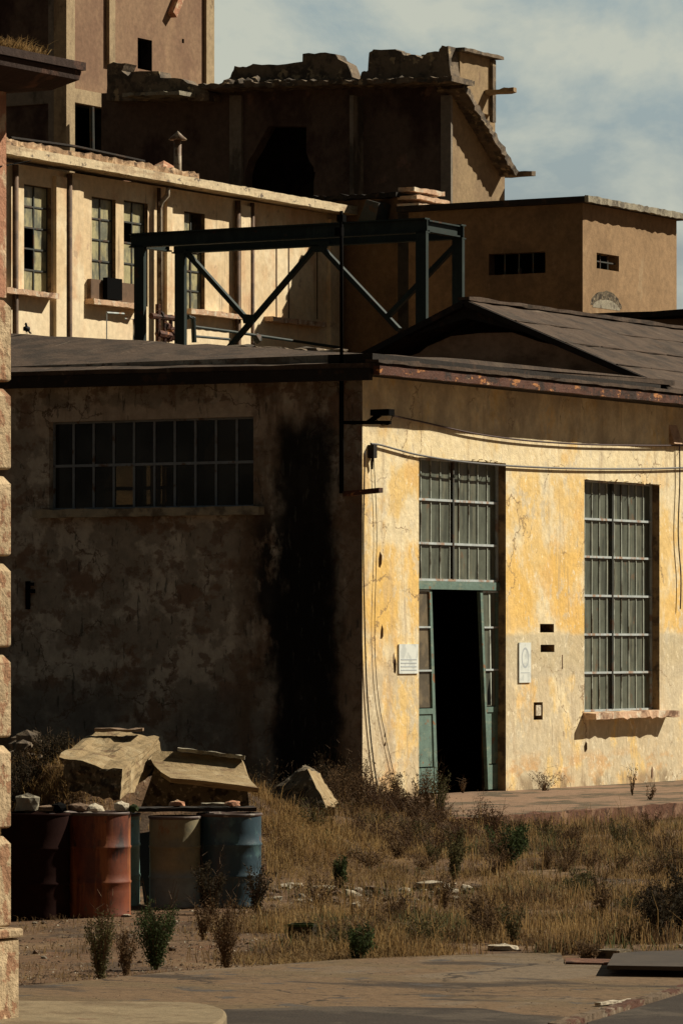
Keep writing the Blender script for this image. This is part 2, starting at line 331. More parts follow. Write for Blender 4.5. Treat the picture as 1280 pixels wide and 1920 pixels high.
M['dark_infill'] = mat('shaded_infill', (.115, .082, .062), [dict(c=(.05, .03, .024), s=(.6, .6, .4), lo=.45, hi=.62), dict(c=(.20, .12, .09), s=(1.3, 1.3, .9), lo=.62, hi=.68, amt=.7)], bump=.3)  # infill darkened in colour for walls facing away from the sun
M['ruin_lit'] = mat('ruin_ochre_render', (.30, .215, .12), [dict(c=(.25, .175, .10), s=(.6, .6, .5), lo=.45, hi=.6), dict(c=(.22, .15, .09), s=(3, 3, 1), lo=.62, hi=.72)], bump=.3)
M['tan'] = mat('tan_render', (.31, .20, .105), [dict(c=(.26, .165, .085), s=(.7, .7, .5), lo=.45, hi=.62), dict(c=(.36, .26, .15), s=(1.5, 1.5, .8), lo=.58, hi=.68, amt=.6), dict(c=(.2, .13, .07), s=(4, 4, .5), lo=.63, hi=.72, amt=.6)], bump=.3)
M['tan_shade'] = mat('tan_shaded_render', (.19, .115, .06), [dict(c=(.13, .08, .045), s=(.7, .7, .5), lo=.45, hi=.62), dict(c=(.24, .16, .09), s=(2, 2, 1), lo=.60, hi=.7, amt=.6)], bump=.3)  # darker copy of the tan render, shade painted in for side walls
M['rubble'] = mat('rubble_concrete', (.17, .13, .09), [dict(c=(.08, .065, .05), s=2.2, lo=.45, hi=.58), dict(c=(.36, .28, .17), s=3.5, lo=.58, hi=.66)], bump=.9, bscale=6)
M['slab_grey'] = mat('grey_slab', (.30, .27, .20), [dict(c=(.14, .12, .09), s=2.5, lo=.5, hi=.62)], bump=.6)
M['block'] = mat('cast_concrete', (.26, .19, .10), [dict(c=(.32, .25, .145), s=3.5, lo=.5, hi=.62), dict(c=(.15, .095, .05), s=(4, 4, 7), lo=.56, hi=.66), dict(c=(.30, .14, .06), s=9, lo=.66, hi=.70, amt=.5)], bump=.7, bscale=16)
M['block_dark'] = mat('broken_concrete', (.12, .095, .06), [dict(c=(.30, .24, .16), s=16, lo=.56, hi=.62), dict(c=(.04, .03, .02), s=9, lo=.5, hi=.6)], bump=1.0, bscale=14)
M['quoin'] = mat('quoin_stucco', (.44, .33, .20), [dict(c=(.31, .17, .095), s=(9, 9, 7), lo=.51, hi=.56), dict(c=(.62, .48, .30), s=(5, 5, 5), lo=.55, hi=.62, amt=.7), dict(c=(.27, .16, .09), s=(10, 10, 3), lo=.60, hi=.66, amt=.7)], bump=.8, bscale=22)
M['brickish'] = mat('plain_upper_wall', (.40, .20, .12), [dict(c=(.55, .40, .26), s=(6, 6, 4), lo=.5, hi=.58)], bump=.6)
M['dark_wood'] = mat('dark_eave_board', (.035, .02, .015), [dict(c=(.09, .045, .03), s=4, lo=.55, hi=.65)], bump=.4)
M['ground'] = mat('dry_dirt', (.115, .066, .033), [
    dict(c=(.17, .108, .056), s=(.7, .7, 1), lo=.48, hi=.62), dict(c=(.06, .038, .022), s=(1.2, 1.2, 1), lo=.50, hi=.62),
    dict(c=(.13, .06, .03), s=(2.2, 2.2, 1), lo=.56, hi=.66, amt=.7), dict(c=(.22, .17, .11), s=(9, 9, 1), lo=.62, hi=.68)], bump=.8, bscale=10, fine=.25, fscale=12)
M['apron'] = mat('worn_concrete_apron', (.135, .086, .046), [
    dict(c=(.15, .12, .085), s=(.5, .16, 1), lo=.56, hi=.62, amt=.6, det=9), dict(c=(.022, .015, .01), crack=(.45, .012), s=.5, lo=.35, hi=.5, amt=.9),
    dict(c=(.12, .082, .043), s=(.35, 1.1, 1), lo=.48, hi=.6), dict(c=(.046, .032, .021), s=(.6, 1.4, 1), lo=.54, hi=.64),
    dict(c=(.065, .055, .047), s=(2.5, 2.5, 1), lo=.58, hi=.66), dict(c=(.03, .022, .014), s=(9, 9, 1), lo=.62, hi=.68), dict(c=(.20, .17, .13), s=(16, 16, 1), lo=.68, hi=.72)], bump=.6, bscale=14, fine=.2, fscale=14)
M['asphalt'] = mat('old_asphalt', (.036, .027, .020), [dict(c=(.07, .055, .04), s=1.2, lo=.5, hi=.6), dict(c=(.035, .028, .02), s=(3, 3, 1), lo=.55, hi=.66)], bump=.5, bscale=40)
M['island'] = mat('pale_pavement', (.20, .155, .092), [dict(c=(.145, .105, .06), s=1.8, lo=.48, hi=.6), dict(c=(.14, .07, .04), s=(3, 3, 1), lo=.64, hi=.68)], bump=.5, bscale=22)
M['kerb'] = mat('kerb_stone', (.14, .10, .065), [dict(c=(.09, .04, .025), s=(3, 3, 8), lo=.52, hi=.58), dict(c=(.26, .21, .15), s=5, lo=.6, hi=.66)], bump=.7)
M['red_kerb'] = mat('reddish_kerb', (.12, .055, .032), [dict(c=(.22, .13, .08), s=3, lo=.52, hi=.6), dict(c=(.05, .025, .015), s=6, lo=.55, hi=.62)], bump=.6)
M['walk'] = mat('worn_walkway', (.22, .14, .09), [dict(c=(.09, .068, .042), s=(1.2, .8, 1), lo=.48, hi=.56), dict(c=(.26, .16, .10), s=(2, 2, 1), lo=.58, hi=.66)], bump=.6)
M['rust_drum'] = mat('rusty_drum_paint', (.155, .038, .014), [dict(c=(.08, .02, .011), s=(3, 3, .9), lo=.48, hi=.60), dict(c=(.27, .09, .03), s=(6, 6, .6), lo=.53, hi=.62, amt=.85), dict(c=(.10, .05, .03), s=(14, 14, 10), lo=.62, hi=.68), dict(c=(.03, .012, .01), s=(5, 5, 2.0), lo=.58, hi=.68)], rough=.55, coord='obj', bump=.08, spec=.3)
M['dark_drum'] = mat('shaded_maroon_drum_paint', (.016, .007, .006), [dict(c=(.02, .008, .006), s=3, lo=.5, hi=.6)], rough=.95, spec=.03, coord='obj', bump=.08)  # near-black, the unlit drum's shade put into its paint
M['teal_drum'] = mat('teal_drum_paint', (.22, .36, .32), [dict(c=(.24, .50, .56), box={'z': (.55, .80, .01)}), dict(c=(.20, .22, .16), s=4, lo=.55, hi=.65)], rough=.5, coord='obj', bump=.08, warp=.02)
M['olive_drum'] = mat('faded_olive_drum_paint', (.22, .19, .115), [dict(c=(.17, .20, .20), box={'z': (-.1, .33, .06)}), dict(c=(.22, .10, .04), s=(4, 4, 2), lo=.55, hi=.64), dict(c=(.18, .17, .12), s=(3, 3, 3), lo=.56, hi=.66)], rough=.55, coord='obj', bump=.08, warp=.1)
M['blue_drum'] = mat('worn_blue_drum_paint', (.026, .055, .075), [dict(c=(.06, .12, .13), s=(4, 4, 3), lo=.53, hi=.63), dict(c=(.14, .15, .13), s=(12, 12, 12), lo=.66, hi=.70), dict(c=(.10, .035, .02), s=(7, 7, 5), lo=.64, hi=.70)], rough=.4, coord='obj', bump=.08, spec=.4)
M['rim'] = mat('scuffed_drum_rim', (.10, .07, .06), [dict(c=(.25, .22, .18), s=8, lo=.55, hi=.62)], rough=.5, coord='obj')
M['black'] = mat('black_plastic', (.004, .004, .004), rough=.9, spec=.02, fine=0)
M['cable'] = mat('cable_sheath', (.045, .022, .02), rough=.6, fine=0)
M['cable_grey'] = mat('grey_cable_sheath', (.12, .12, .12), rough=.6, fine=0)
M['paper'] = mat('white_sign_face', (.66, .70, .66), [dict(c=(.52, .56, .54), s=6, lo=.5, hi=.62)], rough=.5, fine=.05)
M['ink'] = mat('faded_print', (.40, .44, .46), rough=.6, fine=0)
M['stone_pale'] = mat('pale_rubble_stone', (.42, .37, .28), [dict(c=(.24, .19, .13), s=6, lo=.5, hi=.62)], coord='obj', bump=.7, rand=.35)
M['stone_brown'] = mat('brown_rubble_stone', (.17, .115, .075), [dict(c=(.07, .05, .035), s=5, lo=.5, hi=.62)], coord='obj', bump=.7, rand=.4)
M['plate'] = mat('dull_metal_plate', (.06, .045, .032), [dict(c=(.05, .038, .028), s=2, lo=.5, hi=.6)], rough=.6, bump=.2)
M['interior'] = mat('interior_soot_shade', (.03, .025, .02), [dict(c=(.015, .012, .01), s=2, lo=.5, hi=.6)])
M['bird'] = mat('bird_feathers', (.015, .015, .018), rough=.7, fine=0)
M['bark'] = mat('dry_stem', (.12, .078, .045), rough=.9, fine=.2, fscale=20)
def thin(m, f=.5):      # light passes through thin leaves and blades
    N = m.node_tree.nodes; L = m.node_tree.links; b = N['Principled BSDF']; o = [n for n in N if n.type == 'OUTPUT_MATERIAL'][0]
    t = N.new('ShaderNodeBsdfTranslucent'); x = N.new('ShaderNodeMixShader'); x.inputs[0].default_value = f
    g = N.new('ShaderNodeGamma'); g.inputs['Gamma'].default_value = .85; L.new(b.inputs['Base Color'].links[0].from_socket, g.inputs['Color']); L.new(g.outputs[0], t.inputs['Color'])
    L.new(b.outputs[0], x.inputs[1]); L.new(t.outputs[0], x.inputs[2]); L.new(x.outputs[0], o.inputs['Surface']); return m
def leafmat(name, c, trans=.25):
    m = mat(name, c, [dict(c=tuple(x * .55 for x in c), s=14, lo=.45, hi=.6), dict(c=tuple(min(1, x * 1.5) for x in c), s=9, lo=.56, hi=.66)], rough=.8, coord='pos', fine=.2, fscale=25); return thin(m, .45)
M['leaf_green'] = leafmat('weed_leaf_green', (.060, .085, .028))
M['leaf_olive'] = leafmat('weed_leaf_olive', (.11, .098, .038))
M['leaf_dark'] = leafmat('weed_leaf_dark', (.05, .038, .021))
M['leaf_brown'] = leafmat('weed_leaf_brown', (.16, .095, .045))
M['leaf_russet'] = leafmat('weed_leaf_russet', (.10, .052, .026))
def grassmat(name, cols):
    m = mat(name, cols[0], [dict(c=cols[1], s=(1.0, 1.0, 1), lo=.45, hi=.6), dict(c=cols[2], s=(1.6, 1.6, 1), lo=.52, hi=.62), dict(c=cols[3], s=(45, 45, 3), lo=.55, hi=.66)], rough=.85, fine=.25, fscale=30); return thin(m, .45)
M['straw'] = grassmat('dry_grass', [(.16, .092, .036), (.22, .138, .052), (.075, .040, .018), (.30, .23, .12)])
M['green_grass'] = grassmat('olive_grass', [(.060, .066, .024), (.085, .088, .034), (.038, .040, .016), (.12, .115, .05)])
M['straw_gold'] = grassmat('golden_grass', [(.22, .125, .042), (.29, .175, .06), (.11, .058, .022), (.34, .25, .12)])
# clear-ish glass for the side windows
def glass(name, tint, keep):
    m = bpy.data.materials.new(name); m.use_nodes = True; N = m.node_tree.nodes; L = m.node_tree.links; N.clear()
    o = N.new('ShaderNodeOutputMaterial'); t = N.new('ShaderNodeBsdfTransparent'); t.inputs[0].default_value = (*tint, 1)
    p = N.new('ShaderNodeBsdfPrincipled'); p.inputs['Base Color'].default_value = (.03, .03, .025, 1); p.inputs['Roughness'].default_value = .15
    x = N.new('ShaderNodeMixShader'); n = N.new('ShaderNodeTexNoise'); n.inputs['Scale'].default_value = 1.5; g = N.new('ShaderNodeNewGeometry')
    k = N.new('ShaderNodeMapRange'); k.inputs['From Min'].default_value = .35; k.inputs['From Max'].default_value = .65; k.inputs['To Min'].default_value = keep - .15; k.inputs['To Max'].default_value = keep + .15
    L.new(g.outputs['Position'], n.inputs['Vector']); L.new(n.outputs['Fac'], k.inputs['Value']); L.new(k.outputs[0], x.inputs[0]); L.new(t.outputs[0], x.inputs[1]); L.new(p.outputs[0], x.inputs[2]); L.new(x.outputs[0], o.inputs[0]); return m
M['clear'] = glass('dirty_clear_glass', (.24, .21, .17), .5)
GZ = -0.15     # general ground level

# ------------------------------------------------------------------ ground
def smst(a, b, x): t = max(0, min(1, (x - a) / (b - a))); return t * t * (3 - 2 * t)
MOUNDS = []
def mound(px, D, h, rl, rd): p = atD(px, 1200, D); MOUNDS.append((p.x, p.y, h, rl, rd))
mound(60, 50, 1.05, 1.0, 2.2); mound(230, 49, .62, 1.1, 1.6); mound(400, 49, .45, 1.0, 1.6); mound(560, 49, .30, .9, 2.2); mound(560, 54, .22, 1.0, 1.5); mound(700, 56, .30, 1.3, 3)
mound(1000, 50, .12, 2.0, 3)
def gh(x, y):
    h = GZ + .035 * nz((x, y, 0), .45) + .02 * nz((x, y, 3), 1.8)
    d = Vector((x - CAM.x, y - CAM.y)); dep = d.x * VIEW.x + d.y * VIEW.y; lat = d.x * RIGHT.x + d.y * RIGHT.y
    for (mx_, my_, hh, rl, rd) in MOUNDS:
        e = Vector((x - mx_, y - my_)); u = (e.x * VIEW.x + e.y * VIEW.y) / rd; v = (e.x * RIGHT.x + e.y * RIGHT.y) / rl
        q = u * u + v * v
        if q < 6: h += hh * math.exp(-q) * (1 + .35 * nz((x, y, 8), 1.4) + .15 * nz((x, y, 1), 5))
    f = smst(36.5, 34.5, dep)          # flat before the apron
    h = h * (1 - f) + (GZ - .03) * f
    if 0 - .3 < x < 5.4 and y > -7.2: h = min(h, GZ - .02)
    if x < .05 and y > -.02: h = min(h, GZ - .03)
    return h
def ground():
    vs = []; fs = []
    nd, nl = 150, 120; D0, D1 = 24.0, 72.0; L0, L1 = -7.0, 9.0
    for i in range(nd + 1):
        for j in range(nl + 1):
            D = D0 + (D1 - D0) * i / nd; la = L0 + (L1 - L0) * j / nl; p = CAM + VIEW * D + RIGHT * la
            edge = min(i, nd - i, j, nl - j)
            z = gh(p.x, p.y) if edge > 0 else GZ - .04
            vs.append((p.x, p.y, z))
    W = nl + 1
    for i in range(nd):
        for j in range(nl): a = i * W + j; fs.append((a, a + 1, a + W + 1, a + W))
    # outer ring reaching the horizon
    c = [0, nl, nd * W + nl, nd * W]; n = len(vs)
    for (D, la) in ((-1500, -2500), (-1500, 2500), (3000, 2500), (3000, -2500)):
        p = CAM + VIEW * D + RIGHT * la; vs.append((p.x, p.y, GZ - .04))
    border = ([j for j in range(nl + 1)], [i * W + nl for i in range(nd + 1)], [nd * W + j for j in range(nl, -1, -1)], [i * W for i in range(nd, -1, -1)])
    fs += [tuple([n, n + 1] + border[0][::-1]), tuple([n + 1, n + 2] + border[1][::-1]), tuple([n + 2, n + 3] + border[2][::-1]), tuple([n + 3, n] + border[3][::-1])]
    me = bpy.data.meshes.new('ground'); me.from_pydata(vs, [], fs); me.materials.append(M['ground'])
    me.polygons.foreach_set('use_smooth', [True] * len(me.polygons)); me.update()
    o = bpy.data.objects.new('ground', me); sc.collection.objects.link(o); tag(o, kind='structure')
ground()
def sheet(name, pts, z0, z1, m):
    b = MB(); b.prism([(p.x, p.y, z0) for p in pts], (0, 0, z1 - z0)); o = b.build(name, m); return tag(o, kind='structure')
# worn concrete apron in the foreground
ed = [(-400, 1905), (40, 1853), (180, 1840), (330, 1826), (480, 1815), (640, 1803), (760, 1798), (900, 1793), (1050, 1790)]
ap = [onZ(x, y + rnd.uniform(-1.5, 1.5), GZ) for x, y in ed]
ap += [onZ(1060, 1812, GZ), onZ(1300, 1816, GZ), onZ(1700, 1800, GZ), onZ(3500, 3200, GZ), onZ(-2500, 3200, GZ)]
sheet('concrete_apron', ap, GZ - .15, GZ + .012, M['apron'])
# darker asphalt road strips over it
sheet('road', [onZ(420, 1899, GZ), onZ(640, 1893, GZ), onZ(900, 1897, GZ), onZ(1090, 1925, GZ), onZ(1000, 2500, GZ), onZ(-1500, 2500, GZ), onZ(380, 1925, GZ)], GZ - .05, GZ + .02, M['asphalt'])
sheet('side_road', [onZ(1100, 1925, GZ), onZ(1290, 1866, GZ), onZ(1600, 1780, GZ), onZ(2400, 2100, GZ), onZ(1400, 2300, GZ)], GZ - .05, GZ + .022, M['asphalt'])
# pavement island by the gate building, rounded end
isl = []
for i in range(25):
    t = -math.pi / 2 + math.pi * i / 24
    isl.append(onZ(330 + 95 * math.cos(t), 1900 - 21 * math.sin(t) * (1 if t > 0 else 1.6), GZ + .1))
isl += [onZ(-300, 1874, GZ + .1), onZ(-300, 2000, GZ + .1), onZ(200, 1960, GZ + .1)]
def island_order(p): return p
b = MB(); pts = [(p.x, p.y, GZ - .05) for p in isl]; b.prism(pts, (0, 0, .15)); tag(b.build('pavement', M['island'], bevel=.02), kind='structure')
# kerb between apron and side road
kb = MB(); kp = [onZ(1040, 1936, GZ), onZ(1100, 1917, GZ), onZ(1180, 1894, GZ), onZ(1230, 1880, GZ), onZ(1290, 1862, GZ), onZ(1500, 1803, GZ)]
for i in range(5): kb.rough((kp[i].x, kp[i].y, GZ + .01), (kp[i + 1].x, kp[i + 1].y, GZ + .01), .09, .09, seg=14, amp=.014, seed=i)
tag(kb.build('kerb', M['kerb']), kind='structure')
# raised walkway in front of the doorway
b = MB(); b.prism([(-.3, -1.2, -.4), (-.3, 26, -.4), (5.05, 26, -.4), (5.05, -5.4, -.4), (4.6, -6.4, -.4), (3.6, -6.9, -.4), (1.2, -5.0, -.4), (.3, -2.8, -.4)], (0, 0, .4))
tag(b.build('walkway', M['walk']), kind='structure')
b = MB(); b.rough((5.12, -5.6, -.05), (5.12, 26, -.05), .16, .2, seg=120, amp=.02, seed=2); b.rough((5.1, -5.5, -.06), (3.6, -6.95, -.06), .16, .19, seg=10, amp=.03, seed=5)
tag(b.build('walkway_kerb', M['red_kerb']), kind='structure')

# ------------------------------------------------------------------ yellow corner building
bld = empty('corner_building', (0, 0, 0), 'yellow plastered industrial building with dark stained side, gabled roof and tall glazed doorway', 'building')
def yz(px, py, X=0): p = onX(px, py, X); return p.y, p.z
def xz(px, py, Y=0): p = onY(px, py, Y); return p.x, p.z
dy0, _ = yz(785, 1100); dy1, _ = yz(948, 1100); dz1 = yz(785, 857)[1]
wy0, _ = yz(1095, 1100); wy1, _ = yz(1236, 1100); wz1 = yz(1095, 899)[1]; wz0 = yz(1098, 1336)[1]
h1 = (yz(1012, 1178)[0], yz(1038, 1178)[0], yz(1025, 1186)[1], yz(1025, 1170)[1])
h2 = (yz(1013, 1216)[0], yz(1039, 1216)[0], yz(1025, 1223)[1], yz(1025, 1209)[1])
h3 = (yz(1000, 1330)[0], yz(1017, 1330)[0], yz(1008, 1350)[1], yz(1008, 1317)[1])
WT = 6.42
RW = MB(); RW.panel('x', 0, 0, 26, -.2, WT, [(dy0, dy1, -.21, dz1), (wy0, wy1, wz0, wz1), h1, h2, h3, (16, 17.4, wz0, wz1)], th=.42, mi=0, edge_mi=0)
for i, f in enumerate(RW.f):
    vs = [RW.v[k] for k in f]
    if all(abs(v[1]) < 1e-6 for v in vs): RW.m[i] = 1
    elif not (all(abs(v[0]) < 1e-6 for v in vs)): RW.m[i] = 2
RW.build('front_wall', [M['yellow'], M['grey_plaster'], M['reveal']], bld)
# side wall (in shade)
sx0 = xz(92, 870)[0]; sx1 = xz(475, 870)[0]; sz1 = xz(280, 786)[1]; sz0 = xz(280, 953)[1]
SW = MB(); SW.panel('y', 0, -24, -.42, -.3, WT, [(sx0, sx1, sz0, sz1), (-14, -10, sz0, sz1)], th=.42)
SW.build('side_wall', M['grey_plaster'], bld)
# little marks in the wall: chipped ragged edges round the openings
for k in range(26):
    y = rnd.uniform(dy0 - .05, dy1) ; 
    if k % 2: MB().rock((0.0, rnd.uniform(wy0, wy1), wz1 + rnd.uniform(-.01, .03)), (.006, rnd.uniform(.04, .12), rnd.uniform(.008, .016)), k, 1).build('plaster_chip', M['yellow'], bld)
    else: MB().rock((0.0, rnd.uniform(dy0, dy1), dz1 + rnd.uniform(-.01, .03)), (.006, rnd.uniform(.04, .1), rnd.uniform(.008, .016)), k, 1).build('plaster_chip', M['yellow'], bld)
bw = MB(); RH = lambda px: onY(px, 900, 9.0).x; RZ = lambda py: onY(250, py, 9.0).z
# rear and end walls, with openings that let light through
bw.panel('y', 9.0, -24, -8.7, -.3, 6.2, [(RH(196), RH(312), RZ(946), RZ(872)), (RH(332), RH(474), RZ(946), RZ(872))], th=.3); bw.box(RH(150), RH(490), 9.02, 9.08, RZ(919), RZ(912)); bw.box(-24.4, -24, 0, 9.3, -.3, 6.2)
bw.box(-8.7, -8.1, 8.7, 27, -.3, 6.35); bw.box(-8.1, -.42, 26, 26.4, -.3, 6.4)
bw.build('rear_wall', M['interior'], bld)
# front block roof
el = onY(20, 697, -.45); er = onY(650, 681, -.45); rl = onY(20, 625, 2.6); rr = onY(640, 660, 2.6)
def ext(a, b, x): t = (x - a.x) / (b.x - a.x); return a.lerp(b, t)
e0, e1 = ext(el, er, -24.5), ext(el, er, .38); r0, r1 = ext(rl, rr, -24.5), ext(rl, rr, .3)
fr = MB(); n = 60; vs = []; fs = []
for i in range(n + 1):
    t = i / n; a = e0.lerp(e1, t); c = r0.lerp(r1, t); jz = .03 * nz((i * .6, 0, 0), 1); jz2 = .04 * nz((i * .8, 5, 0), 1)
    for q in (a + Vector((0, 0, jz * .5)), a.lerp(c, .5) + Vector((0, 0, jz)), c + Vector((0, 0, jz2)), Vector((c.x, 9.6, 6.50)), Vector((c.x, 9.6, 6.42)), c + Vector((0, 0, -.1)), a + Vector((0, 0, -.07))): vs.append(q)
for i in range(n):
    for k in range(7): a = i * 7 + k; b_ = i * 7 + (k + 1) % 7; fs.append((a, b_, b_ + 7, a + 7))
fs += [tuple(range(7)), tuple(n * 7 + k for k in range(7))]
fr.add(vs, fs)
fr.build('side_roof', M['roof'], bld)
so_ = MB(); so_.bar((e0.x, -.42, e0.z - .17), (e1.x, -.42, e1.z - .16), .10, .17); so_.box(-24.4, .36, -.36, -.004, 6.12, 6.2)
so_.build('side_fascia', M['roof_dark'], bld)
# rusty gutter and roof edge over the sunny front
g0 = onX(702, 693, .48); g1 = onX(1280, 751, .48)
def gy(y): t = (y - g0.y) / (g1.y - g0.y); return g0.lerp(g1, t)
gt = MB(); a, c = gy(-.42), gy(25.5)
gt.rough(a, c, .10, .125, seg=110, amp=.008, seed=3); gt.build('gutter', M['rust_trim'], bld)
ge = MB(); up = Vector((0, 0, .135)); ge.rough(a + up + Vector((-.08, 0, 0)), c + up + Vector((-.08, 0, 0)), .22, .05, seg=110, amp=.012, seed=8)
ge.bar(a + up * .45 + Vector((-.1, 0, 0)), c + up * .45 + Vector((-.1, 0, 0)), .12, .08)
ge.build('roof_edge', M['roof'], bld)
sf = MB(); sf.box(.004, .42, -.41, 25.4, 6.10, 6.16); sf.build('soffit', M['roof_dark'], bld)
# fill between wall top and roof
fl = MB(); fl.box(-.40, .34, -.30, 9.0, 6.17, 6.40); fl.build('eave_box', M['roof_dark'], bld)
# gabled block behind (gable end faces the shaded side)
apx = onY(872, 562, 9.4); ge_r = onY(1252, 726, 9.4); ge_l = onY(655, 667, 9.4)
sl_ = (apx.z - ge_r.z) / (ge_r.x - apx.x); xr = ge_r.x + .0; xl = apx.x - (xr - apx.x); zl = apx.z - (xr - apx.x) * sl_
rf = MB(); nseg = 44; Y1 = 27
for sgn in (1, -1):
    vs = []; fs = []
    for i in range(nseg + 1):
        y = 9.4 + (Y1 - 9.4) * i / nseg
        for j in range(9):
            t = j / 8; x = apx.x + sgn * (xr - apx.x) * t; z = apx.z - (xr - apx.x) * t * sl_ + .025 * nz((x * 2, y * 1.7, 0), 1) + (.012 if i % 3 == 0 else 0)
            vs.append((x, y, z))
    W = 9; m_ = len(vs); vs += [(x, y, z - .1) for x, y, z in vs]
    for i in range(nseg):
        for j in range(8): a_ = i * W + j; fs.append((a_, a_ + 1, a_ + W + 1, a_ + W)); fs.append((a_ + m_, a_ + W + m_, a_ + W + 1 + m_, a_ + 1 + m_))
    for j in range(8): fs.append((j, j + m_, j + 1 + m_, j + 1)); k = nseg * W + j; fs.append((k, k + 1, k + 1 + m_, k + m_))
    for i in range(nseg):
        k = i * W + 8; fs.append((k, k + m_, k + W + m_, k + W))
    rf.add(vs, fs)
rf.rough((apx.x, 9.35, apx.z + .02), (apx.x, Y1, apx.z + .02), .22, .06, seg=50, amp=.015, seed=4)
for j in (2, 4, 6):
    t = j / 8; x = apx.x + (xr - apx.x) * t; z = apx.z - (xr - apx.x) * t * sl_ + .012; y = 9.4
    while y < Y1 - 1.5: rf.rough((x + rnd.uniform(-.03, .03), y, z), (x, y + 1.2, z), .04, .012, seg=4, amp=.004, seed=y); y += rnd.choice((1.25, 1.25, 2.5))
rf.build('gable_roof', M['roof'], bld)
brd = MB()
for sgn in (1, -1):
    p0 = Vector((apx.x, 9.36, apx.z - .05)); p1 = Vector((apx.x + sgn * (xr - apx.x), 9.36, zl - .05)); brd.bar(p0, p1, .05, .10)
    h_ = (zl - apx.z) * .3; brd.prism([(apx.x, 9.42, apx.z - .12), (apx.x + sgn * (xr - apx.x) * .3, 9.42, apx.z + h_ - .12), (apx.x, 9.42, apx.z - .30)], (0, .08, 0))
brd.build('barge_board', M['roof_dark'], bld)
gw = [(785, 662), (800, 650), (845, 630), (900, 624), (960, 623), (1010, 640), (1060, 652), (1130, 683), (1232, 722)]
pts = [onY(x, y, 10.0) for x, y in gw]; pts = [pts[0].lerp(pts[0], 0)] + pts[1:]
pts = [Vector((ge_l.x + .3, 10, 5.5))] + [Vector((ge_l.x + .5, 10, 7.0))] + pts + [Vector((.1, 10, 5.5))]
g = MB(); g.prism(pts, (0, .3, 0)); g.build('gable_wall', M['gable_wall'], bld)
gi = MB(); gi.prism([(apx.x, 10.32, apx.z - .12), (xr - .5, 10.32, zl), (xr - .5, 10.32, 5), (xl + .5, 10.32, 5), (xl + .5, 10.32, zl)], (0, .05, 0)); gi.build('gable_inner_wall', M['roof_dark'], bld)
# side window with grille
sw = MB(); n = 10
for k in range(1, n):
    x = sx0 + (sx1 - sx0) * k / n; sw.box(x - .018, x + .018, .12, .16, sz0, sz1)
zm = sz0 + (sz1 - sz0) * .50; sw.box(sx0, sx1, .11, .165, zm - .02, zm + .02)
sw.box(sx0, sx0 + .03, .11, .17, sz0, sz1); sw.box(sx1 - .03, sx1, .11, .17, sz0, sz1); sw.box(sx0 + .03, sx1 - .03, .11, .17, sz1 - .03, sz1); sw.box(sx0 + .03, sx1 - .03, .11, .17, sz0, sz0 + .03)
wnd = sw.build('side_window', M['window_grille'], bld)
MB().box(sx0 + .03, sx1 - .03, .138, .142, sz0 + .03, sz1 - .03).build('pane', M['clear'], wnd)
sb = MB(); a = onY(66, 969, -.08); c = onY(490, 956, -.08); sb.rough((a.x, -.03, sz0 - .06), (c.x, -.03, sz0 - .06), .28, .12, seg=30, amp=.012, seed=4); sb.build('sill', M['slab_grey'], wnd)
# iron cramp on the side wall
ip = MB(); p = onY(54, 1115, 0); ip.box(p.x - .03, p.x + .03, -.05, .01, p.z - .22, p.z + .2); ip.box(p.x, p.x + .12, -.05, -.01, p.z + .02, p.z + .08); ip.box(p.x, p.x + .10, -.05, -.01, p.z + .13, p.z + .18)
ip.build('iron_cramp', M['black'], bld)

def reeded(parent, y0, y1, rows, X, name='window', bars=10, centre=.46, xf=0.0):
    """steel window in plane x=X; rows: list of z values from bottom to top"""
    f = MB(); t = .035
    f.box(X - .03, X + .03, y0, y0 + t, rows[0], rows[-1]); f.box(X - .03, X + .03, y1 - t, y1, rows[0], rows[-1])
    for i, z in enumerate(rows): f.box(X - .03, X + .036, y0 + t, y1 - t, z - .017, z + .017)
    fo = f.build(name, M['steel_bar'], parent)
    yc = y0 + (y1 - y0) * centre; cb = MB(); cb.box(X - .03, X + .045, yc - .02, yc + .02, rows[0] + .02, rows[-1] - .02); cb.build('centre_bar', M['dark_bar'], fo)
    for i in range(len(rows) - 1):
        g = MB(); z0, z1 = rows[i] + .018, rows[i + 1] - .018; ys = [y0 + t + (y1 - y0 - 2 * t) * k / bars for k in range(bars + 1)]
        vs = []; fs = []
        for k in range(bars):
            a_, b_ = ys[k], ys[k + 1]; wv = rnd.uniform(-.006, .006)
            prof = [(a_ + .012, .0), (a_ + (b_ - a_) * .3, -.003 + wv * .4), (a_ + (b_ - a_) * .7, -.003 - wv * .4), (b_ - .012, 0)]
            n0 = len(vs)
            for (y, d) in prof: vs += [(X + d, y, z0), (X + d, y, z1)]
            for q in range(3): fs.append((n0 + 2 * q, n0 + 2 * q + 2, n0 + 2 * q + 3, n0 + 2 * q + 1))
        g.add(vs, fs); g.build('pane', M['reed_glass'], fo)
    ys = [y0 + t + (y1 - y0 - 2 * t) * k / bars for k in range(1, bars)]
    for i in range(len(rows) - 1):
        for y in ys:
            if abs(y - yc) < .05: continue
            j = rnd.uniform(-.006, .006)
            MB().bar((X + .006, y + j, rows[i] + .02), (X + .006, y + j + rnd.uniform(-.006, .006), rows[i + 1] - .02), .016, .018, up=(1, 0, 0)).build('glazing_strip', M['thin_bar'], fo)
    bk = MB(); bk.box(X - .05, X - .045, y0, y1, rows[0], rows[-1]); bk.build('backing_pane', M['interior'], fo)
    return fo
XR = -.16
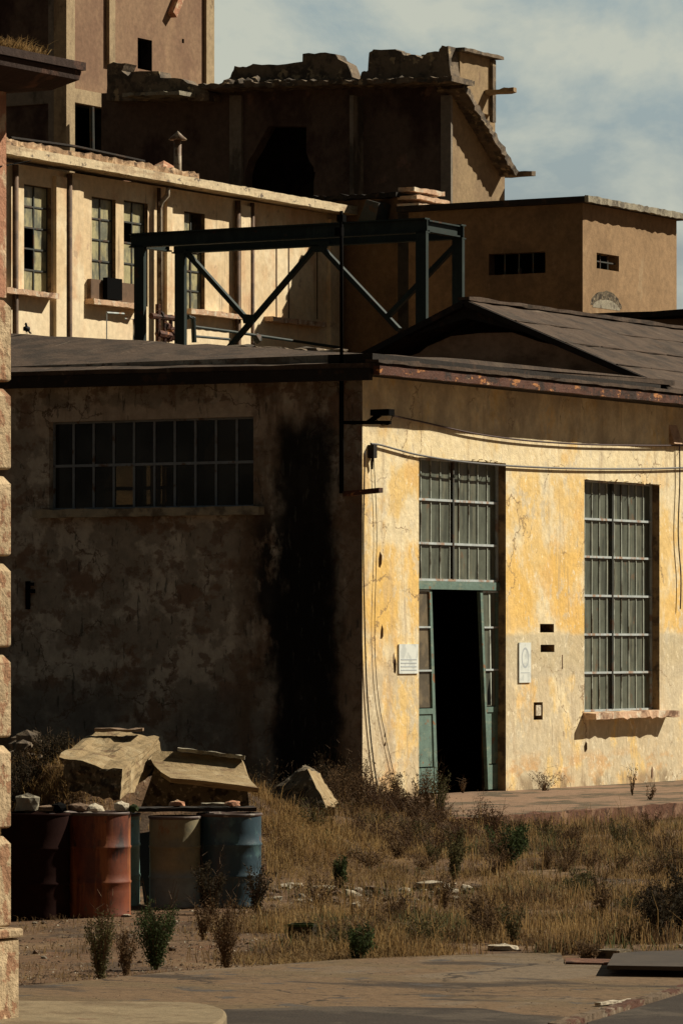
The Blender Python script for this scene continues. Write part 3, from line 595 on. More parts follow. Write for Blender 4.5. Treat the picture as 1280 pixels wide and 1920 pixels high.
# tall window
rows = [yz(1160, v, XR)[1] for v in (1332, 1261, 1190, 1118, 1046, 976, 899)]
rows[-1] = wz1 - .01; rows[0] = wz0 + .02
w1 = reeded(bld, wy0, wy1, rows, XR, 'tall_window', bars=10, centre=.46)
s = MB(); s.rough((.06, wy0 - .05, wz0 - .06), (.06, wy1 + .25, wz0 - .05), .34, .10, seg=22, amp=.028, seed=6); s.build('sill', M['sill'], w1)
reeded(bld, 16, 17.4, rows, XR, 'tall_window', bars=10, centre=.46)
# door
dfr = MB(); tz = yz(860, 1106, XR)[1]; t2 = yz(860, 1091, XR)[1]
dfr.box(XR - .05, XR + .06, dy0, dy1, tz, t2); dfr.box(XR - .05, XR + .02, dy0, dy0 + .05, 0, tz); dfr.box(XR - .05, XR + .02, dy1 - .05, dy1, 0, tz)
door = dfr.build('doorway', M['steel_teal'], bld)
rowsd = [t2 + .02, yz(860, 1021, XR)[1], yz(860, 940, XR)[1], dz1 - .01]
tr = reeded(door, dy0, dy1, rowsd, XR, 'transom_window', bars=9, centre=.47)
def leaf(yb0, yb1, yt0, yt1, nm):
    """leaning door leaf: bottom edge yb0..yb1, top edge yt0..yt1"""
    zt = tz - .02; pz = yz(830, 1328, XR)[1]; f = MB()
    def Y(a, b_, z): return b_ + (a - b_) * (1 - z / zt)
    def q(e, z): return (Y(yb0, yt0, z) * (1 - e) + Y(yb1, yt1, z) * e)
    def slab(e0_, e1_, z0, z1, x0, x1, mb): mb.hexa([(x0, q(e0_, z0), z0), (x1, q(e0_, z0), z0), (x1, q(e1_, z0), z0), (x0, q(e1_, z0), z0)], [(x0, q(e0_, z1), z1), (x1, q(e0_, z1), z1), (x1, q(e1_, z1), z1), (x0, q(e1_, z1), z1)])
    slab(0, .12, .03, zt, XR - .03, XR + .03, f); slab(.88, 1, .03, zt, XR - .03, XR + .03, f)
    slab(.12, .88, .03, .40, XR - .025, XR + .022, f); slab(.12, .88, .42, pz - .08, XR - .025, XR + .012, f); slab(.12, .88, pz - .08, pz, XR - .03, XR + .03, f)
    lf = f.build('door_leaf', M['steel_teal'], door)
    zs = [pz, yz(830, 1257, XR)[1], yz(830, 1176, XR)[1], zt]
    for i in range(3):
        gsh = MB(); bb = MB(); slab(.12, .88, zs[i] + .015, zs[i + 1] - .015, XR - .004, XR + .004, gsh); slab(.12, .88, zs[i + 1] - .015, zs[i + 1] + .012, XR - .02, XR + .034, bb)
        gsh.build('pane', M['grime_glass'] if nm == 0 else M['reed_glass'], lf); bb.build('glazing_bar', M['steel_bar'], lf)
    if nm: 
        st = MB()
        for e in (.5, ): slab(e - .03, e + .03, pz + .02, zt - .02, XR - .003, XR + .012, st)
        st.build('glazing_strip', M['thin_bar'], lf)
        # broken pane: black shard-shaped patch on the glass, painted as a dark hole
        hb = MB(); z0 = zs[0] + .03; ya = q(.25, z0); yb = q(.60, z0)
        hb.prism([(XR + .0045, ya, z0), (XR + .0045, yb, z0), (XR + .0045, yb - .01, z0 + .34), (XR + .0045, yb - .06, z0 + .50), (XR + .0045, ya + .01, z0 + .22)], (.001, 0, 0)); hb.build('black_gap_patch', M['black'], lf)
Y = lambda px, py: yz(px, py, XR)[0]
leaf(dy0 + .02, Y(818, 1480), dy0 + .02, Y(806, 1120), 0)
leaf(Y(912, 1480), Y(934, 1480), Y(897, 1120), Y(934, 1120), 1)
# dark interior of the doorway
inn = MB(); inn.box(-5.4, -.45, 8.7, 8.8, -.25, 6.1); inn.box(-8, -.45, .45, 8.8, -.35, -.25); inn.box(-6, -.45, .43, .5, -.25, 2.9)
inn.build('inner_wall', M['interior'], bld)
# recesses in the wall
for h in (h1, h2, h3): MB().box(-.42, -.38, h[0] - .05, h[1] + .05, h[2] - .05, h[3] + .05).build('recess_back', M['black'], bld)
sw3 = MB(); hy, hz = (h3[0] + h3[1]) / 2, (h3[2] + h3[3]) / 2; sw3.box(-.02, .004, hy - .07, hy + .09, hz - .07, hz + .09); sw3.build('switch_box', M['stone_pale'], bld)
p = onX(1054, 1240, 0.002); MB().box(0, .004, p.y - .012, p.y + .012, p.z - .12, p.z + .1).build('wall_scar', M['brick_damaged'], bld)
for (px, py, hh) in ((712, 1050, .12), (716, 1185, .1), (1098, 1400, .08), (738, 1235, .1), (741, 1250, .12), (722, 1378, .03), (722, 1395, .03), (1222, 1450, .1)):
    p = onX(px, py, 0); MB().rock((0, p.y, p.z), (.008, rnd.uniform(.02, .05), hh), py, 1).build('wall_scar', M['brick_damaged'], bld)
# signs
def plate(px0, px1, py0, py1, name, label, cat):
    a = onX(px0, py0, .02); c = onX(px1, py1, .02); b = MB(); b.box(0.004, .022, a.y, c.y, c.z, a.z)
    o = b.thing(name, M['paper'], (0.01, (a.y + c.y) / 2, c.z), label, cat); o_loc = o.location.copy(); return o, a, c
o, a, c = plate(748, 784, 1208, 1263, 'notice_board', 'white notice with rows of tiny illegible print, left of the doorway', 'sign')
H = a.z - c.z; Wd = c.y - a.y
for k in range(4): MB().box(.022, .025, a.y + Wd * .08, c.y - Wd * .1, c.z + H * (.10 + .12 * k), c.z + H * (.135 + .12 * k)).build('printed_line', M['ink'], o)
o, a, c = plate(973, 995, 1205, 1280, 'narrow_sign', 'narrow upright white plate with a faint oval, right of the doorway', 'sign')
b = MB(); H = a.z - c.z; Wd = c.y - a.y; cy = (a.y + c.y) / 2; cz = c.z + H * .62; vs = []; fs = []
for i in range(24):
    t = 2 * math.pi * i / 24
    for k in (1, .8): vs.append((.0235, cy + Wd * .3 * k * math.cos(t), cz + H * .26 * k * math.sin(t)))
for i in range(24): j = (i + 1) % 24; fs.append((2 * i, 2 * j, 2 * j + 1, 2 * i + 1))
b.add(vs, fs); b.box(.0225, .0245, a.y + Wd * .12, c.y - Wd * .12, c.z + H * .24, c.z + H * .255); b.build('oval_emblem', M['ink'], o)

# ------------------------------------------------------------------ mast, brackets and cables at the corner
mp0 = onY(640, 925, -.30); mp1 = onY(640, 395, -.30)
mast = empty('utility_mast', (mp0.x, -.3, mp0.z), 'thin black mast bracketed to the building corner, rising above the roof', 'mast')
m = MB(); m.tube([(mp0.x, -.3, mp0.z), (mp0.x, -.3, 6.3)], .035, 10); m.tube([(mp0.x, -.3, 6.3), (mp0.x, -.3, mp1.z)], .026, 10); m.build('pole', M['black'], mast, smooth=True)
m = MB(); q0 = onY(646, 926, -.32); q1 = onY(714, 919, -.42); m.bar(q0, q1, .09, .07); m.bar(q0 + Vector((-.1, .3, 0)), q0, .05, .05); m.build('lower_bracket', M['rust_trim'], mast)
m = MB(); q0 = onY(645, 792, -.32); q1 = onY(732, 792, -.30); m.bar(q0, q1, .05, .05); m.bar(q0 + Vector((0, .3, 0)), q0, .04, .04)
bx = onY(716, 774, -.32); m.box(bx.x - .15, bx.x + .16, -.40, -.24, bx.z - .04, bx.z + .05); m.bar(onY(690, 792, -.31), bx, .05, .06)
m.tube([onY(700, 782, -.35), onY(716, 797, -.35), onY(728, 796, -.35), onY(736, 780, -.33)], .008, 6)
m.build('upper_bracket', M['black'], mast)
m = MB(); tp = onY(640, 405, -.3); m.box(tp.x - .05, tp.x + .05, -.35, -.25, tp.z - .08, tp.z + .02); m.box(tp.x - .09, tp.x + .02, -.34, -.26, tp.z - .28, tp.z - .16); m.build('insulator', M['black'], mast)
def cable(name, pts, r, mt, label, cat='cable', group=None):
    P = []                                            # Catmull-Rom through the points
    for i in range(len(pts) - 1):
        a0 = pts[max(i - 1, 0)]; a1 = pts[i]; a2 = pts[i + 1]; a3 = pts[min(i + 2, len(pts) - 1)]
        for k in range(8):
            t = k / 8; P.append(.5 * ((2 * a1) + (a2 - a0) * t + (2 * a0 - 5 * a1 + 4 * a2 - a3) * t * t + (3 * a1 - a0 - 3 * a2 + a3) * t ** 3))
    P.append(pts[-1]); b = MB(); b.tube(P, r, 6); return b.thing(name, mt, tuple(pts[0]), label, cat, group, smooth=True)
X = .05
cable('power_cable', [onX(735, 779, .12)] + [onX(x, y, X) for x, y in ((800, 793), (880, 811), (960, 823), (1040, 830), (1130, 834), (1280, 835), (1500, 828))], .014, M['cable'], 'upper dark red cable sagging from the corner bracket across the yellow wall')
cable('power_cable', [onX(x, y, .04) for x, y in ((695, 832), (712, 834), (745, 843), (785, 853), (860, 865), (950, 873), (1060, 878), (1180, 879), (1280, 877), (1500, 868))], .016, M['cable_grey'], 'lower grey cable running just above the doorway')
m = MB(); p = onX(699, 838, .06); m.box(.0, .1, p.y - .05, p.y + .05, p.z - .16, p.z + .03); m.bar((.05, p.y, p.z - .15), (.03, p.y + .02, p.z - .32), .03, .03)
m.thing('cable_clamp', M['roof_dark'], (0, p.y, p.z), 'small dark clamp holding the lower cable beside the corner', 'clamp')
cable('hanging_cable', [onX(x, y, .05) for x, y in ((1273, 822), (1274, 900), (1271, 1000), (1276, 1080), (1275, 1142))], .012, M['cable'], 'loose dark cable hanging down the wall right of the tall window')
cable('corner_wire', [onX(x, y, .03) for x, y in ((684, 845), (681, 1000), (683, 1150), (688, 1300), (699, 1420), (712, 1500))], .012, M['dark_bar'], 'thin wire hanging down the building corner into the weeds', 'wire')
cable('slack_wire', [onX(x, y, .03) for x, y in ((700, 850), (706, 1000), (702, 1180), (708, 1300), (722, 1380), (745, 1480))], .006, M['dark_bar'], 'very thin slack wire a little right of the corner wire', 'wire')

# ------------------------------------------------------------------ cream office block
CX = -24.0
off = empty('cream_building', (CX, 34, GZ), 'long cream rendered block with tall narrow barred windows and broken cornice, behind the low roof', 'building')
cy = lambda px, py=500: onX(px, py, CX).y
cz = lambda px, py: onX(px, py, CX).z
y_end = cy(636)
wins = [(45, 96, 348, 546), (172, 217, 371, 567), (232, 277, 378, 572), (345, 384, 398, 581)]
holes = []
for a_, b_, t_, u_ in wins: holes.append((cy(a_), cy(b_), cz((a_ + b_) / 2, u_), cz((a_ + b_) / 2, t_)))
y_start = cy(-140)
lowh = [(cy(100 + 90 * k), cy(145 + 90 * k), 3.2, 5.2) for k in range(6)]
c0 = onX(15, 262, CX + .45); c1 = onX(688, 383, CX + .45); ctop = min(c0.z, c1.z) - .3
cw = MB(); cw.panel('x', CX, y_start, y_end, -.3, ctop, holes + lowh, th=.35, mi=0, edge_mi=1); cw.build('wall', [M['cream_wall'], M['reveal']], off)
cw = MB(); cw.box(CX - 8, CX - .36, y_end - .3, y_end, -.3, ctop - .1); cw.box(CX - 8, CX - .36, y_start, y_start + .3, -.3, ctop - .1); cw.box(CX - 8.3, CX - 8, y_start, y_end, -.3, ctop - .1); cw.box(CX - 3, CX - 2.9, y_start + .4, y_end - .4, -.3, ctop - .2)
cw.build('inner_wall', M['interior'], off)
tc_ = MB(); dir_ = (c1 - c0) / (c1.y - c0.y); ya = y_start
P = lambda y: c0 + dir_ * (y - c0.y)
tc_.rough(P(ya) + Vector((-.35, 0, -.20)), c1 + Vector((-.35, 0, -.20)), .72, .20, seg=90, amp=.010, seed=21); tc_.build('cornice', M['cornice'], off)
tt = MB(); tt.rough(P(ya) + Vector((-.50, 0, -.03)), P(33.5) + Vector((-.50, 0, -.03)), .75, .16, seg=90, amp=.045, seed=31); tt.build('parapet', M['cornice_top'], off)
rfm = MB(); rfm.box(CX - 8.4, CX - .5, y_start, y_end, ctop - .08, ctop + .06); rfm.build('roof', M['roof'], off)
for i, (h, (a_, b_, t_, u_)) in enumerate(zip(holes, wins)):
    f = MB(); X0 = CX - .12; y0, y1, z0, z1 = h; rows_ = 5 if i in (0, 3) else 5
    for k in range(3): y = y0 + (y1 - y0) * k / 2; f.box(X0 - .02, X0 + .02, y - .02, y + .02, z0, z1)
    for k in range(rows_ + 1): z = z0 + (z1 - z0) * k / rows_; f.box(X0 - .022, X0 + .022, y0, y1, z - .018, z + .018)
    fo = f.build('window', M['dark_bar'], off)
    miss = {0: {(0, 1), (0, 2)}, 1: {(1, 0)}, 2: {(0, 3), (0, 0)}, 3: {(1, 4)}}[i]
    for a in range(2):
        for r in range(rows_):
            if (a, r) in miss: continue
            ya_, yb_ = y0 + (y1 - y0) * a / 2 + .02, y0 + (y1 - y0) * (a + 1) / 2 - .02; za, zb = z0 + (z1 - z0) * r / rows_ + .02, z0 + (z1 - z0) * (r + 1) / rows_ - .02
            MB().add([(X0, ya_, za), (X0 + rnd.uniform(-.01, .01), yb_, za), (X0, yb_, zb), (X0 + rnd.uniform(-.01, .01), ya_, zb)], [(0, 1, 2, 3)]).build('pane', M['yel_glass'], fo)
for (a_, b_, yy, yb2) in ((4, 102, 547, 552), (168, 262, 568, 572), (350, 452, 586, 592), (503, 604, 601, 606)):
    p0 = onX(a_, yy, CX + .12); p1 = onX(b_, yb2, CX + .12); z = (p0.z + p1.z) / 2; MB().rough((CX + .10, p0.y, z), (CX + .10, p1.y, z), .3, .12, seg=14, amp=.015, seed=a_).build('sill', M['sill'], off)
# pilasters: shallow strips, and bricked up bay with joints
for (a_, b_, d) in ((99, 119, .10), (128, 150, .10), (308, 318, .08), (444, 462, .12), (612, 636, .12)):
    MB().box(CX - .01, CX + d, cy(a_), cy(b_), cz(300, 1100), ctop - .15).build('pilaster', M['cream_wall'], off)
for (px, r, mm) in ((123, .07, 'dark_groove'), (439, .07, 'dark_groove'), (466, .06, 'dark_groove'), (22, .07, 'dark_groove')):
    MB().tube([(CX + .1, cy(px), 2), (CX + .1, cy(px), ctop - .05)], r, 8).build('downpipe_or_shade_strip', M[mm], off, smooth=True)  # dark tubes standing in for the shadow strips along the pilasters
MB().tube([onX(300, 640, CX + .14), onX(300, 390, CX + .14), onX(303, 378, CX + .16), onX(314, 366, CX + .25), onX(315, 352, CX + .3)], .055, 8).build('downpipe_or_shade_strip', M['pipe_light'], off, smooth=True)
MB().tube([(CX + .1, cy(291), 2), (CX + .1, cy(291), ctop - .05)], .05, 8).build('downpipe_or_shade_strip', M['dark_groove'], off, smooth=True)  # dark tube added for the strip of shade beside the pipe
for px in (541, 594, 518): MB().box(CX - .002, CX + .012, cy(px) - .02, cy(px) + .02, cz(px, 598), cz(px, 440)).build('panel_joint', M['dark_groove'], off)
dm = MB(); dm.box(CX + .10, CX + .22, cy(186), cy(214), cz(200, 562), cz(200, 522)); dm.build('vent_box', M['black'], off)
bx = MB(); a = onX(172, 524, CX + .12); c = onX(186, 562, CX + .12); bx.box(CX + .002, CX + .1, a.y, onX(262, 524, CX + .1).y, c.z, cz(200, 527)); bx.build('boarded_strip', M['dark_groove'], off)
cvt = MB(); v0 = onX(333, 322, CX - 1.2); v1 = onX(333, 262, CX - 1.2); cvt.tube([v0 - UP * .6, v1], .09, 10); cvt.lathe([(.0, .22), (.22, .02), (.20, .0), (.09, .0)], v1, 16); cvt.build('vent_pipe', M['pipe_light'], off, smooth=True)
hp = MB(); q = onX(307, 322, CX - 2.0); hp.add([q + Vector((-.6, -1.0, -.3)), q + Vector((.6, -1.0, -.3)), q + Vector((.6, 1.2, -.3)), q + Vector((-.6, 1.2, -.3)), q + Vector((0, 0, .28))], [(0, 1, 4), (1, 2, 4), (2, 3, 4), (3, 0, 4)]); hp.build('rooflight_hood', M['brickish'], off)
rl_ = MB(); rl_.tube([onX(20, 258, CX - .6), onX(140, 274, CX - .6), onX(270, 302, CX - .6)], .04, 6); rl_.build('roof_pipe', M['roof_dark'], off)

# ------------------------------------------------------------------ capped wing at the end of the cream block
wg = empty('capped_wing', (CX + 1, y_end + 1, GZ), 'dark narrow wing with a stepped corner pier, between the cream and the tan blocks', 'building')
WY = y_end + .1
xa = CX - 1.0; xb = onY(778, 500, WY).x; zt = onY(700, 372, WY).z; yb_ = onX(838, 500, xb).y
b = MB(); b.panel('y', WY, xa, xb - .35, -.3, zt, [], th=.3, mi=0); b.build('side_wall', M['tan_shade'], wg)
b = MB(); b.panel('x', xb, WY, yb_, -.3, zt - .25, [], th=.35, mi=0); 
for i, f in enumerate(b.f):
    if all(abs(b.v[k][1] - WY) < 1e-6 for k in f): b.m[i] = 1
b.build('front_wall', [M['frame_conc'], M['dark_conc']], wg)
b = MB()
for k in range(3): b.rough((xb - .14 - .05 * k, WY - .12 + .05 * k, zt - .22 + .20 * k), (xb - .14 - .05 * k, yb_ + .1 - .1 * k, zt - .22 + .20 * k), .62 - .08 * k, .10, seg=10, amp=.02, seed=k + 60)
b.build('pier_cap', M['sill'], wg)
b = MB(); b.rough((xa, WY + .5, zt + .05), (xb - .4, WY + .5, zt + .05), 1.5, .12, seg=24, amp=.04, seed=77); b.build('roof', M['roof_dark'], wg)
dm = MB(); q = onY(690, 400, WY - .6); dm.prism([q + Vector((-.35, 0, -.3)), q + Vector((.2, 0, -.25)), q + Vector((.3, 0, .25)), q + Vector((-.05, 0, .35))], (0, .7, 0)); 
dm.thing('fallen_duct', M['dark_bar'], tuple(q + Vector((0, 0, -.3))), 'bent dark sheet metal lying at the end of the cream cornice', 'debris')
b = MB(); b.bar(q + Vector((-.4, .3, -.33)), q + Vector((1.4, .3, -.4)), .3, .1); b.build('ledge', M['roof_dark'], wg)

# ------------------------------------------------------------------ tan block
tb0 = atD(1092, 370, 108); TX, TY = tb0.x, tb0.y
tan = empty('tan_building', (TX, TY, GZ), 'tan rendered cube-shaped block with two slit windows and an overhanging flat roof', 'building')
txl = onY(833, 480, TY).x; tyr = onX(1268, 480, TX).y; tzt = onY(1092, 380, TY).z
hw = [onY(916, 476, TY), onY(1022, 511, TY)]; hr = [onX(1118, 473, TX), onX(1160, 509, TX)]
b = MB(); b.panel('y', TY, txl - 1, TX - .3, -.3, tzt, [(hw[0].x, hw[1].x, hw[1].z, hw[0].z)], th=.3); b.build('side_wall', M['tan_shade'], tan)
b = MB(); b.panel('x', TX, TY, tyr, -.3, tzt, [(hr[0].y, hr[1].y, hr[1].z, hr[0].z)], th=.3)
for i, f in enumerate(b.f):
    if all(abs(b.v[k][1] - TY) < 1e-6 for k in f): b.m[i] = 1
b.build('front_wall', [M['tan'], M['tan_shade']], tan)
b = MB(); b.box(txl - 1, TX - .3, tyr - .3, tyr, -.3, tzt); b.box(txl - 1.3, txl - 1, TY, tyr, -.3, tzt); b.box(txl - .7, TX - .35, TY + 2, TY + 2.1, -.3, tzt); b.build('rear_wall', M['interior'], tan)
b = MB(); z = tzt + .07; n = 20; vs = []; 
b.rough((txl - 1.2, (TY + tyr) / 2, z), (TX + .22, (TY + tyr) / 2, z), tyr - TY + .5, .14, seg=6, amp=.0, seed=3); b.build('roof', M['roof_dark'], tan)
b = MB(); b.rough((TX + .25, TY - .28, z), (TX + .25, tyr + .3, z), .09, .15, seg=40, amp=.025, seed=12); b.build('roof_edge', M['slab_grey'], tan)
b = MB(); p0 = hw[0]; p1 = hw[1]
for k in range(1, 4): x = p0.x + (p1.x - p0.x) * k / 4; b.box(x - .015, x + .015, TY + .1, TY + .13, p1.z, p0.z)
b.rock(((p0.x + p1.x) / 2, TY + .15, p1.z + .08), (.06, .05, .12), 3, 1); b.build('window', M['dark_bar'], tan)
b = MB(); 
for k in range(1, 3): y = hr[0].y + (hr[1].y - hr[0].y) * k / 3; b.box(TX - .13, TX - .1, y - .015, y + .015, hr[1].z, hr[0].z)
zz = (hr[1].z + hr[0].z) / 2; b.box(TX - .135, TX - .095, hr[0].y, hr[1].y, zz - .015, zz + .015); b.build('window', M['dark_bar'], tan)
# arched damp stain on the sunny face is bare render: a shallow patch
b = MB(); pc = onX(1136, 575, TX + .003); vs = [(TX + .003, pc.y, pc.z)]
for i in range(15): t = math.pi * i / 14; vs.append((TX + .003, pc.y + .82 * math.cos(t) * (1 + .1 * nz((i, 0, 0), .7)), pc.z + .38 * math.sin(t) * (1 + .15 * nz((i, 4, 0), .7))))
b.add(vs, [(0, i, i + 1) for i in range(1, 15)]); b.build('damp_patch', M['block_dark'], tan)
b = MB(); vs = [(TX + .006, pc.y, pc.z - .05)]
for i in range(15): t = math.pi * i / 14; vs.append((TX + .006, pc.y + .72 * math.cos(t) * (1 + .1 * nz((i, 0, 0), .7)), pc.z - .05 + .22 * math.sin(t) * (1 + .15 * nz((i, 4, 0), .7))))
b.add(vs, [(0, i, i + 1) for i in range(1, 15)]); b.build('bare_patch', M['slab_grey'], tan)

# low dark shed in front of the tan block
sh0 = atD(1098, 579, 94)
shed = empty('low_shed', (sh0.x + 2, sh0.y + 2, GZ), 'low building with flat dark roof, only its roof edge showing behind the ridge', 'building')
b = MB(); b.box(sh0.x + .2, sh0.x + 9, sh0.y + .3, sh0.y + 12, -.3, sh0.z - .25); b.build('wall', M['tan_shade'], shed)
b = MB(); b.rough((sh0.x, sh0.y + 6, sh0.z - .15), (sh0.x + 9.3, sh0.y + 6, sh0.z - .12), 12, .12, seg=12, amp=.02); b.build('roof', M['roof_dark'], shed)

# ------------------------------------------------------------------ ruined block with hole
rc0 = atD(843, 200, 122); RX, RY = rc0.x, rc0.y
ruin = empty('ruined_building', (RX, RY, GZ), 'dark ruined block with a big jagged hole in its wall and rubble on top', 'building')
zr = lambda px, py: onY(px, py, RY).z
xr_ = lambda px: onY(px, 300, RY).x
zt_ = zr(843, 172)
hole = [(587, 420), (460, 420), (459, 325), (466, 300), (478, 282), (488, 262), (503, 240), (520, 236), (548, 237), (574, 236), (574, 285), (580, 302), (591, 322), (587, 340)]
# wall built round the jagged hole: left part, right part, top part and lower strip
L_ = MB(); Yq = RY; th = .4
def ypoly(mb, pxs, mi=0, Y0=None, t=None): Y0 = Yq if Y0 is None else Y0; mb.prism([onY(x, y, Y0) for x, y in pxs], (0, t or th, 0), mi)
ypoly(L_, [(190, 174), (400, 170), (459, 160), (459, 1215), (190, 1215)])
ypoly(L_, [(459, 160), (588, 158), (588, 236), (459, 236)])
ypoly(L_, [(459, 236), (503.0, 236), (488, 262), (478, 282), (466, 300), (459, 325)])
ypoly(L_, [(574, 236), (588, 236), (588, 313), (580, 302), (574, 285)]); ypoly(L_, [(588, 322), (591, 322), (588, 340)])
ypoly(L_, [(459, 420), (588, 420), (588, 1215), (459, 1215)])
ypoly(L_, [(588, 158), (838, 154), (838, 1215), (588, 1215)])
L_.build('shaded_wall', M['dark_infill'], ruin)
b = MB()
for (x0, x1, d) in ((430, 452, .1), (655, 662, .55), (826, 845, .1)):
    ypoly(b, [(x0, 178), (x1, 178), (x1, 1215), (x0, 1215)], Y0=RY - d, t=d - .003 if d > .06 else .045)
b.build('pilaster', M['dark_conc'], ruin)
ye = onX(943, 300, RX).y
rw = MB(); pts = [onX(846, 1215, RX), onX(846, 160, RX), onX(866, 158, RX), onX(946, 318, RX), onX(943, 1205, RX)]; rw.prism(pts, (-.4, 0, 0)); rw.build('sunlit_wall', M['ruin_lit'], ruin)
b = MB(); b.box(RX - 10.5, RX - .45, RY + 2.2, RY + 2.4, -.3, zt_ - .1); b.box(RX - 10.5, RX - .4, RY + .41, RY + 2.4, zt_ - .1, zt_); b.build('inner_wall', M['interior'], ruin)
# roof slab along the top with ragged edge
b = MB(); p0 = onY(395, 166, RY - .4); p1 = onY(868, 152, RY - .4); b.rough(p0, p1, 1.3, .13, seg=60, amp=.05, seed=41); b.build('roof_slab', M['rubble'], ruin)
b = MB(); p0 = onX(862, 158, RX + .35); p1 = onX(962, 326, RX + .35); b.rough(p0 - Vector((.30, 0, 0)), p1 - Vector((.30, 0, 0)), .85, .20, seg=34, amp=.05, seed=43)
q1 = onX(970, 326, RX + .1); b.rough(q1 + Vector((-.5, 0, 0)), q1 + Vector((.5, 0, 0)), .22, .14, seg=4, amp=.02); b.build('sloping_roof_edge', M['rubble'], ruin)
def ragged(mb, prof, Y0, base, t=.5):
    pts = [onY(x, y, Y0) for x, y in prof]; mb.prism([onY(prof[0][0], base, Y0)] + pts + [onY(prof[-1][0], base, Y0)], (0, t, 0))
b = MB()
def jag(prof, n=4, amp=2.2):
    o = []
    for (x0, y0), (x1, y1) in zip(prof[:-1], prof[1:]):
        for k in range(n): t = k / n; o.append((x0 + (x1 - x0) * t + rnd.uniform(-.8, .8), y0 + (y1 - y0) * t + rnd.uniform(-amp, amp)))
    o.append(prof[-1]); return o
ragged(b, jag([(412, 158), (432, 143), (440, 124), (462, 126), (475, 119), (520, 120), (566, 116), (567, 100), (600, 98), (628, 99), (633, 110), (650, 118), (660, 142), (688, 158)], 3, 1.6), RY + .2, 162)
ragged(b, jag([(672, 158), (678, 134), (690, 131), (692, 97), (700, 92), (740, 92), (752, 96), (757, 103), (778, 102), (790, 108), (800, 97), (822, 95), (828, 85), (840, 86), (842, 118), (847, 150)], 3, 1.2), RY + .2, 160)
b.build('broken_parapet', M['rubble'], ruin)
b = MB()
for k in range(60):
    px = rnd.uniform(420, 860); q = onY(px, 150 + rnd.uniform(0, 6), RY - rnd.uniform(-.1, .8)); b.rock(q, (rnd.uniform(.06, .3), .12, rnd.uniform(.05, .12)), k, 1)
b.build('parapet_rubble', M['rubble'], ruin)
# small masonry box (roof hatch) on top right, sunny side visible
hx = RX - .1; h0 = onX(862, 175, hx); h1_ = onX(928, 175, hx); ht = onX(862, 96, hx); ht1 = onX(928, 112, hx)
b = MB(); b.box(hx - 1.2, hx, h0.y, h1_.y, h0.z - .4, (ht.z + ht1.z) / 2); b.build('roof_hatch', M['ruin_lit'], ruin)
b = MB(); zc = (ht.z + ht1.z) / 2 + .05; b.rough((hx + .03, h0.y - .12, zc), (hx + .03, h1_.y + .12, zc), .35, .09, seg=12, amp=.02, seed=9); b.box(hx - .02, hx + .09, h1_.y - .3, h1_.y - .12, h0.z - .6, zc - .08); b.build('hatch_cap', M['rubble'], ruin)
b = MB(); q = onX(918, 173, RX); b.rough(q + Vector((-.1, .0, 0)), q + Vector((.7, .15, .05)), .3, .12, seg=6, amp=.03, seed=15)
pz_ = onX(905, 200, RX - .3); b.box(RX - .9, RX - .3, onX(895, 250, RX - .3).y, onX(928, 250, RX - .3).y, h0.z - 3.5, h0.z - .2); b.build('hatch_bracket', M['ruin_lit'], ruin)
# left-hand collapsed part of the roof
b = MB(); 
ragged(b, jag([(200, 180), (201, 120), (212, 116), (234, 118), (228, 132), (240, 142), (246, 134), (298, 132), (300, 145), (340, 146), (352, 156), (378, 160), (392, 172)], 3, 1.0), RY - .6, 188, t=.6)
b.build('collapsed_parapet', M['rubble'], ruin)
b = MB(); p0 = onY(246, 180, RY - 1.0); p1 = onY(352, 176, RY - 1.0); b.rough(p0, p1, .9, .10, seg=14, amp=.03, seed=81); b.build('fallen_slab', M['slab_grey'], ruin)

# ------------------------------------------------------------------ tower
tw = atD(122, 200, 133); TWX, TWY = tw.x, tw.y
tower = empty('concrete_tower', (TWX, TWY, GZ), 'tall concrete framed tower with salmon infill and a narrow black opening, top left', 'building')
def xp(mb, p, X0, t, mi=0): mb.prism([onX(x, y, X0) for x, y in p], (-t, 0, 0), mi)
tyr2 = onX(395, 200, TWX).y; ztop = onX(122, -260, TWX).z
Yt = lambda px: onX(px, 200, TWX).y
Zt = lambda px, py: onX(px, py, TWX).z
b = MB(); b.panel('x', TWX, TWY, tyr2, -.3, ztop, edge_mi=1, holes=[(Yt(258), Yt(285), Zt(270, 130), Zt(270, 72)), (Yt(135), Yt(200), Zt(160, 330), Zt(160, 197)), (Yt(341), Yt(345), Zt(343, 80), Zt(343, 72))], th=.4, mi=0)
b.build('infill_wall', [M['salmon'], M['interior']], tower)  # near-black opening edges, the shade inside painted on
b = MB(); zb0, zb1 = Zt(160, 196), Zt(160, 170)
b.box(TWX - .3, TWX + .14, TWY - .14, Yt(133), -.3, ztop); b.box(TWX - .01, TWX + .12, Yt(199), Yt(210), Zt(205, 120), ztop); b.box(TWX - .3, TWX + .10, Yt(382), tyr2 + .05, -.3, ztop); b.box(TWX - .01, TWX + .11, Yt(133) + .003, Yt(192), zb0, zb1)
b.build('frame', M['frame_conc'], tower)
txw = onY(-120, 100, TWY).x
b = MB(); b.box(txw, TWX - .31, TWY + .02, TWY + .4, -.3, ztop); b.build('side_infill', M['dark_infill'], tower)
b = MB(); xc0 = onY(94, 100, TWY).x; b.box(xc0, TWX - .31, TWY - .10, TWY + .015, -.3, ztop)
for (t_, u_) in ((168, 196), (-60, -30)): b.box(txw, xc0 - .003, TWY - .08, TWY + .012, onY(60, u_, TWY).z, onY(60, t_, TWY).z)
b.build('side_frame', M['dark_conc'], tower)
b = MB(); q = onX(345, -30, TWX + .1); q2 = onX(322, 27, TWX + .1); b.bar(q, q2, .25, .25, up=(1, 0, 0)); b.build('strut', M['brickish'], tower)
